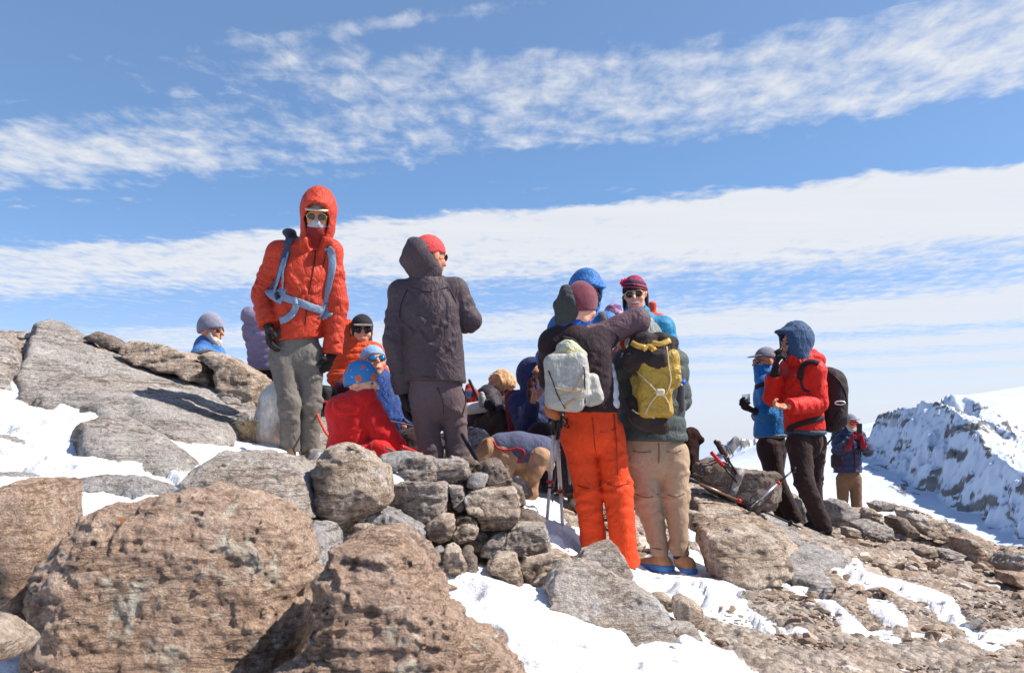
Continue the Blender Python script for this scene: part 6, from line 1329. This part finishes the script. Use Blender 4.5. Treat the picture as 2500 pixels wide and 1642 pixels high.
part('hair', [cap(hq(.072,.03,-.02), hq(.10,.03,-.18), .028, .035)], DBR, p.o, .006, .02, wr=.010, wsc=25); part('hair', [cap(hq(-.07,.03,-.02), hq(-.10,.03,-.20), .028, .035), cap(hq(-.09,.02,-.12), hq(-.12,.03,-.22), .035, .02)], DBR, p.o, .006, .02, wr=.010, wsc=25)
can = part('drink_can', [cap(p.pt(1322,922,-.30), p.pt(1322,952,-.27), .027, .030, None, 1)], plain('silver_blue_can', (150,160,190), .3, .6), None, .004, .004, cuts=[(p.pt(1322,956,-.27), (0,-.1,-1)), (p.pt(1322,918,-.30), (0,-.1,1))]); rebase(can, p.pt(1322,956,-.27)); tag(can, 'silver can held to the lips of the person in the navy hood', 'can')
ch = empty('backpack', p.pt(1262,1060,.05)); tag(ch, 'dark red backpack standing behind the person in the navy hood', 'backpack')
part('pack_body', [box(p.pt(1272,1015,.14), (.11,.10,.20), frame((0,1,0), (-.1,0,1)), .05), box(p.pt(1345,985,.1), (.06,.08,.10), None, .03)], fabric('dark_red_cordura', (128,26,30), .75, 12, .7), ch, .009, .03, wr=.010); part('webbing', [cap(p.pt(1250,1000,.04), p.pt(1262,1070,.0), .008, .008)], BLACKP, ch, .005, .005)
# ------------------------------------------------------------------ dogs
def fur(name, a, b, sc=30):
    t = NT(name); n = t.noise(sc, 5, .7, t.mapv((1,1,.5))); n2 = t.noise(3.5, 3, .5)
    c = t.mix(t.ramp(n2, [(.4, (0,0,0)), (.62, (1,1,1))]), lin(a), lin(b)); c = t.mix(.8, c, t.ramp(n, [(.3, (.6,)*3), (.7, (1.25,)*3)]), 'MULTIPLY')
    return t.done(c, .95, t.bump(n, .9, .012), .1)
def leg(hip, knee, hock, paw, r): return [cap(hip, knee, r[0], r[1]), cap(knee, hock, r[1], r[2]), cap(hock, paw, r[2], r[3]), cap(paw, paw+A3((-.03,-.02,-.005)), r[3]*1.15, r[3]*1.05)]
D = 6.6; q = lambda x, y, d=0: P(x, y, D+d)
TAN = fur('sandy_tan_fur', (196,160,132), (164,126,98))
pr = [cap(q(1228,1104), q(1265,1102), .118, .108, None), cap(q(1265,1102), q(1315,1110), .100, .102), cap(q(1222,1100), q(1196,1098,-.03), .11, .075), cap(q(1196,1098,-.03), q(1180,1116,-.06), .07, .068), cap(q(1180,1118,-.06), q(1168,1140,-.08), .05, .036), ell(q(1190,1088,-.10), (.015,.03,.045)), ell(q(1196,1090,.04), (.015,.03,.045)), cap(q(1330,1105), q(1345,1135,.05), .03, .018), cap(q(1345,1135,.05), q(1342,1160,.08), .018, .01)]
pr += leg(q(1236,1120,-.07), q(1238,1146,-.08), q(1234,1165,-.08), q(1230,1186,-.08), (.06,.042,.03,.028)); pr += leg(q(1262,1118,.07), q(1266,1145,.08), q(1258,1165,.08), q(1252,1186,.08), (.055,.042,.03,.028))
pr += leg(q(1318,1118,-.08), q(1306,1150,-.10), q(1302,1178,-.06), q(1300,1206,-.08), (.078,.046,.028,.028)); pr += leg(q(1322,1120,.07), q(1286,1150,.08), q(1290,1172,.11), q(1284,1196,.09), (.07,.044,.028,.028))
dog = part('dog', pr, TAN, None, .0075, .035, wr=.004, wsc=22); rebase(dog, q(1285,1208)); tag(dog, 'tan dog in a grey coat with red edging, head lowered behind the wall', 'dog')
CT_ = fabric('slate_dog_coat', (88,92,118), .9, 14, .5)
co = part('dog_coat', [cap(q(1226,1098), q(1265,1096), .116, .114), cap(q(1265,1096), q(1318,1104), .112, .116), cap(q(1288,1112), q(1284,1135), .115, .09, None)], CT_, dog, .0075, .03, wr=.004, cuts=[], subs=[cap(q(1205,1122,-.25), q(1262,1124,-.25), .10, .10), cap(q(1205,1122,.25), q(1262,1124,.25), .10, .10), cap(q(1215,1140), q(1265,1142), .09, .075), ell(q(1322,1136,-.18), (.075,.14,.10)), ell(q(1300,1165), (.2,.3,.11)), cap(q(1200,1110), q(1206,1130), .10, .10)])
tc_ = bvh([co]); hit.d = D-.15; RB = fabric('red_binding', (196,36,40), .8)
for a in ([(1206,1078),(1214,1092),(1230,1098),(1250,1096),(1266,1092)], [(1264,1094),(1276,1098),(1280,1108),(1272,1120),(1262,1128)], [(1336,1106),(1324,1102),(1312,1110),(1302,1124),(1294,1138)]): tube('coat_edging', [hit(tc_, *b, off=.003)[0] for b in a], .006, RB, co)
D = 6.68
WF = fur('cream_white_fur', (232,222,210), (206,176,150))
pr = [cap(q(668,1052), q(680,985), .15, .125), cap(q(680,985), q(700,950,.03), .12, .10), cap(q(700,950,.03), q(712,915,.05), .08, .075), ell(q(716,900,.05), (.07,.085,.075)), cap(q(722,900,.1), q(728,908,.18), .04, .028), ell(q(700,885,.05), (.028,.02,.04)), ell(q(728,885,.05), (.028,.02,.04)), cap(q(660,1062,-.08), q(690,1076,-.12), .09, .06), cap(q(700,980,.10), q(705,1070,.15), .05, .03), cap(q(675,1075,-.14), q(700,1080,-.15), .04, .035), cap(q(725,1075,.15), q(735,1078,.12), .035, .03)]
wd_ = part('dog', pr, WF, None, .009, .04, wr=.006, wsc=18); rebase(wd_, q(680,1092)); tag(wd_, 'cream white dog sitting behind the legs of the person in grey trousers', 'dog')
rng = np.random.RandomState(2); parts = []
for i in range(700):
    t = rng.rand()**.8; c = q(645,1060,-.05)*(1-t)+q(596,1036,-.15)*t + rng.normal(size=3)*.018*(1.6-t); d = nrm(A3((-.8,-.1,.2))+rng.normal(size=3)*.75); parts.append(tube_arr([c, c+d*.04, c+d*.075+A3((0,0,-.012))], [.005,.004,.001], 4))
V, Q = join_arr(parts); V2, Q2 = sdf_mesh([cap(q(645,1060,-.05), q(602,1040,-.14), .05, .03)], .01, .01); V, Q = join_arr([(V, Q), (V2, Q2)])
mesh_obj('tail', V, Q, fur('golden_tail_fur', (255,244,222), (244,204,140), 8), wd_)
D = 7.8
BF = fur('dark_brown_fur', (58,38,34), (38,26,26))
pr = [cap(q(1672,1128,.05), q(1680,1092), .11, .085), cap(q(1682,1090), q(1686,1068), .065, .06), ell(q(1687,1058), (.058,.05,.052)), cap(q(1697,1064,-.01), q(1710,1073,-.01), .036, .026), ell(q(1711,1074,-.01), (.02,.018,.014)), ell(q(1679,1062,-.05), (.014,.02,.042)), cap(q(1684,1110,-.06), q(1688,1150,-.06), .045, .03), cap(q(1668,1138), q(1672,1155), .10, .08), cap(q(1652,1150), q(1630,1160), .03,.02)]
bd = part('dog', pr, BF, None, .008, .03, wr=.004, wsc=25); rebase(bd, q(1680,1160)); tag(bd, 'dark brown dog in profile sitting behind the person in khaki trousers', 'dog')

# ------------------------------------------------------------------ trekking poles
def pole(label, a, b, grip=None, col=METAL, low=BLACKP, r=.0085, basket=.88, gl=.13, split=.5, tipcol=BLACKP, lock=REDP, strap_=True):
    """a: top of the grip, b: tip"""
    a = A3(a); b = A3(b); d = b-a; L = np.linalg.norm(d); u = d/L; e = empty('trekking_pole', b); tag(e, label, 'trekking pole', 'trekking poles')
    f = lambda t: a+d*t; g = gl/L
    mesh_obj('shaft', *join_arr([tube_arr([f(g), f(split)], r*1.12, 10)]), col, e); mesh_obj('lower_shaft', *tube_arr([f(split), f(.97)], r*.85, 10), low, e)
    mesh_obj('grip', *tube_arr([f(0)-u*.0, f(g*.1), f(g*.3), f(g*.6), f(g)], [r*1.2, r*2.1, r*1.6, r*1.9, r*1.5], 10), grip or BLACKP, e)
    mesh_obj('tip', *tube_arr([f(.965), f(1)], [r*.9, r*.35], 8), tipcol, e)
    mesh_obj('lock', *tube_arr([f(split-.012), f(split+.012)], r*1.9, 10), lock, e)
    c = f(basket); s_ = nrm(np.cross(u, (0,1,0))); t_ = np.cross(u, s_)
    mesh_obj('basket', *tube_arr([c, c+u*.003, c+u*.006], [.008,.026,.024], 14), BLACKP, e)
    if strap_:
        c = f(g*.2); mesh_obj('wrist_strap', *tube_arr([c, c+s_*.05+u*.05, c+s_*.045+u*.12, c+s_*.01+u*.13, c+u*.03], .004, 6), BLACKP, e)
    return e
p_ = lambda x, y, d: P(x, y, d)
pole('silver trekking pole with black basket, the left of the pair beside the orange trousers', p_(1356,1008,5.9), p_(1335,1275,6.05), r=.0115, split=.62, low=METAL, basket=.66, tipcol=REDP)
pole('silver trekking pole with red basket, the right of the pair beside the orange trousers', p_(1357,1020,6.0), p_(1374,1290,6.05), r=.0115, split=.66, low=METAL, basket=.66, lock=REDP, tipcol=REDP)
pole('dark trekking pole standing behind the silver pair', p_(1372,1010,6.3), p_(1348,1226,6.5), col=BLACKP, split=.4)
pole('black trekking pole upright against the dark quartz veined boulder', p_(1745,1074,7.35), p_(1812,1190,7.25), col=BLACKP, strap_=True, basket=.9)
pole('grey trekking pole with brown grip leaning right of the black one on the boulder', p_(1752,1076,7.2), p_(1800,1158,7.15), grip=plain('brown_cork_grip', (90,60,46), .8), basket=.85)
pole('trekking pole with red grip leaning on the dark boulder', p_(1736,1102,7.1), p_(1800,1178,7.08), grip=REDP, col=REDP, low=BLACKP, split=.45, basket=.85)
pole('long black trekking pole lying across the slab below the dark boulder', p_(1668,1162,6.95), p_(1962,1290,7.35), col=plain('bronze_shaft', (150,120,105), .35, .6), split=.45, low=BLACKP)
pole('silver and red trekking pole lying crosswise in front of the dark boulder', p_(1826,1244,6.95), p_(1944,1140,7.2), col=plain('steel_shaft', (190,190,200), .35, .7), low=BLACKP, split=.62, basket=.93, lock=REDP)
pole('trekking pole sticking out below the black backpack', p_(1990,1112,8.25), p_(2050,1052,8.25), strap_=False, basket=.1, split=.5)
# white vein on the boulder
tv = BVHTree.FromPolygons(KEEP['dark slanted boulder with a white quartz vein, trekking poles leaning on it'][0].tolist(), KEEP['dark slanted boulder with a white quartz vein, trekking poles leaning on it'][1].tolist())
vb = [o for o in bpy.data.objects if o.get('label', '').startswith('dark slanted boulder')][0]; hit.d = 7.2
vs_ = strap('quartz_vein', tv, [(1812,1138),(1806,1158),(1798,1180),(1790,1200),(1784,1216)], .055, RM['slab'], vb, .012, .002)
# ------------------------------------------------------------------ bags, straps and small things
def bag(label, prims, mat, loc, name='backpack', cat='backpack', extra=None, wr=.010):
    e = empty(name, loc); tag(e, label, cat); part('pack_body', prims, mat, e, .008, .03, wr=wr, wsc=10)
    for nm, pr, m in (extra or []): part(nm, pr, m, e, .006, .012, wr=.003, wsc=18)
    return e
BKC = fabric('black_nylon', (34,30,34), .7, 14, .6); GYN = fabric('grey_nylon', (120,116,112), .7, 16, .6)
bag('black backpack lying on the rocks left of the child in red', [box(p_(783,968,7.2), (.10,.10,.07), frame((.2,1,0)), .04), cap(p_(772,955,7.2), p_(800,962,7.2), .06, .05)], BKC, p_(783,990,7.2), extra=[('red_strap', [cap(p_(772,975,7.08), p_(800,982,7.1), .012, .010)], REDP), ('grey_lid', [cap(p_(778,950,7.2), p_(808,958,7.25), .04, .035)], GYN)])
bag('black backpack standing behind the trekking poles', [box(p_(1402,1140,6.9), (.11,.11,.17), frame((.1,1,0)), .05), cap(p_(1395,1100,6.9), p_(1412,1100,6.9), .09, .08)], BKC, p_(1402,1205,6.9), extra=[('buckle', [box(p_(1398,1178,6.76), (.018,.01,.012))], plain('white_buckle', (215,215,215), .4)), ('webbing', [cap(p_(1385,1110,6.8), p_(1392,1180,6.78), .010, .010), cap(p_(1412,1105,6.78), p_(1414,1185,6.78), .008, .008)], plain('grey_webbing', (110,108,112), .7))])
bag('dark grey rucksack slumped between the tan dog and the trekking poles', [cap(p_(1345,1100,7.1), p_(1368,1112,7.1), .11, .10), box(p_(1362,1150,7.1), (.12,.09,.12), None, .05)], fabric('dark_grey_nylon', (58,52,58), .7, 14, .6), p_(1358,1195,7.1), extra=[('webbing', [cap(p_(1335,1088,7.0), p_(1352,1070,7.0), .008, .008), cap(p_(1352,1070,7.0), p_(1368,1095,7.0), .008, .008), cap(p_(1340,1110,6.98), p_(1372,1085,6.98), .010, .010)], plain('light_grey_webbing', (150,148,150), .7))])
bag('red backpack with a dark pole strapped on, beside the plum-grey trousers', [box(p_(1152,975,7.9), (.055,.08,.075), None, .03), cap(p_(1146,945,7.9), p_(1150,960,7.9), .03, .04)], fabric('red_nylon', (168,40,32), .7, 14, .6), p_(1150,1000,7.9), extra=[('strapped_stick', [cap(p_(1146,928,7.8), p_(1172,985,7.8), .012, .012)], BLACKP), ('blue_patch', [box(p_(1144,962,7.8), (.02,.012,.03), None, .008)], plain('blue_plastic', (60,130,170), .5))])
def single(name, label, cat, prims, mat, loc, h=.006, k=.012, wr=.004):
    o = part(name, prims, mat, None, h, k, wr=wr, wsc=16); rebase(o, loc); return tag(o, label, cat)
single('rolled_mat', 'rolled white foam mat beside the knees of the blond person', 'mat', [cap(p_(1146,997,7.75), p_(1182,992,7.75), .045, .045)], fabric('white_foam', (220,214,208), .8, 30, .4), p_(1165,1012,7.75))
single('bottle', 'squat grey bottle standing on the rolled white mat', 'bottle', [cap(p_(1178,985,7.7), p_(1177,972,7.7), .032, .030), cap(p_(1177,972,7.7), p_(1176,962,7.7), .02, .022)], plain('grey_bottle', (150,150,150), .4), p_(1178,992,7.7), wr=0)
single('mitten', 'dark mitten lying right of the squat grey bottle', 'mitten', [cap(p_(1190,985,7.7), p_(1200,995,7.7), .038, .034)], BKC, p_(1195,1002,7.7))
single('pouch', 'tan and orange chalk pouch hanging beside the pale grey backpack', 'pouch', [cap(p_(1352,985,5.75), p_(1348,1004,5.75), .022, .038), cap(p_(1338,996,5.75), p_(1358,1014,5.75), .024, .026)], fabric('tan_orange_pouch', (186,116,72), .7, 18, .6), p_(1350,1022,5.75))
single('orange_sling', 'orange climbing sling bundled behind the tan dog', 'sling', [cap(p_(1235,1060,7.25), p_(1250,1070,7.25), .018, .022), cap(p_(1250,1072,7.25), p_(1268,1066,7.25), .02, .024), cap(p_(1270,1070,7.25), p_(1292,1072,7.25), .022, .02)], plain('orange_webbing', (236,120,40), .7), p_(1262,1080,7.25))
single('yellow_sling', 'yellow sling lying between the blond person and the dark red backpack', 'sling', [cap(p_(1246,1008,7.8), p_(1256,1020,7.8), .02, .018), cap(p_(1256,1020,7.8), p_(1250,1034,7.8), .018, .016)], plain('yellow_webbing', (190,176,60), .7), p_(1252,1040,7.8))
def line(name, label, cat, pts, r, mat):
    V, Q = tube_arr(catmull(pts, 8), r, 8); o = mesh_obj(name, V, Q, mat); rebase(o, pts[-1]); return tag(o, label, cat)
line('leash', 'orange dog leash running down past the back of the child in red', 'leash', [p_(770,995,6.6), p_(778,1020,6.45), p_(795,1055,6.35), p_(822,1088,6.2)], .008, plain('orange_red_leash', (206,74,40), .7))
line('leash', 'red strap lying on the rocks at the sleeve of the child in red', 'leash', [p_(980,1090,5.75), p_(1000,1098,5.8), p_(1030,1112,5.9), p_(1045,1120,5.95)], .014, REDP)
line('rope', 'thin grey rope stretched from the child to the plum-grey trousers', 'rope', [p_(938,1026,6.2), p_(965,1030,6.2), p_(1012,1040,6.15)], .006, plain('grey_rope', (120,108,104), .8))
line('stick', 'thin grey stick leaning by the hand of the child in red', 'stick', [p_(942,1092,5.7), p_(965,1104,5.68), p_(992,1120,5.65)], .008, plain('grey_wood', (110,98,88), .8))
line('ski_pole', 'black pole with grey basket leaning right of the plum-grey trousers', 'pole', [p_(1128,1060,5.9), p_(1148,1095,5.8), p_(1170,1136,5.7)], .012, BLACKP)
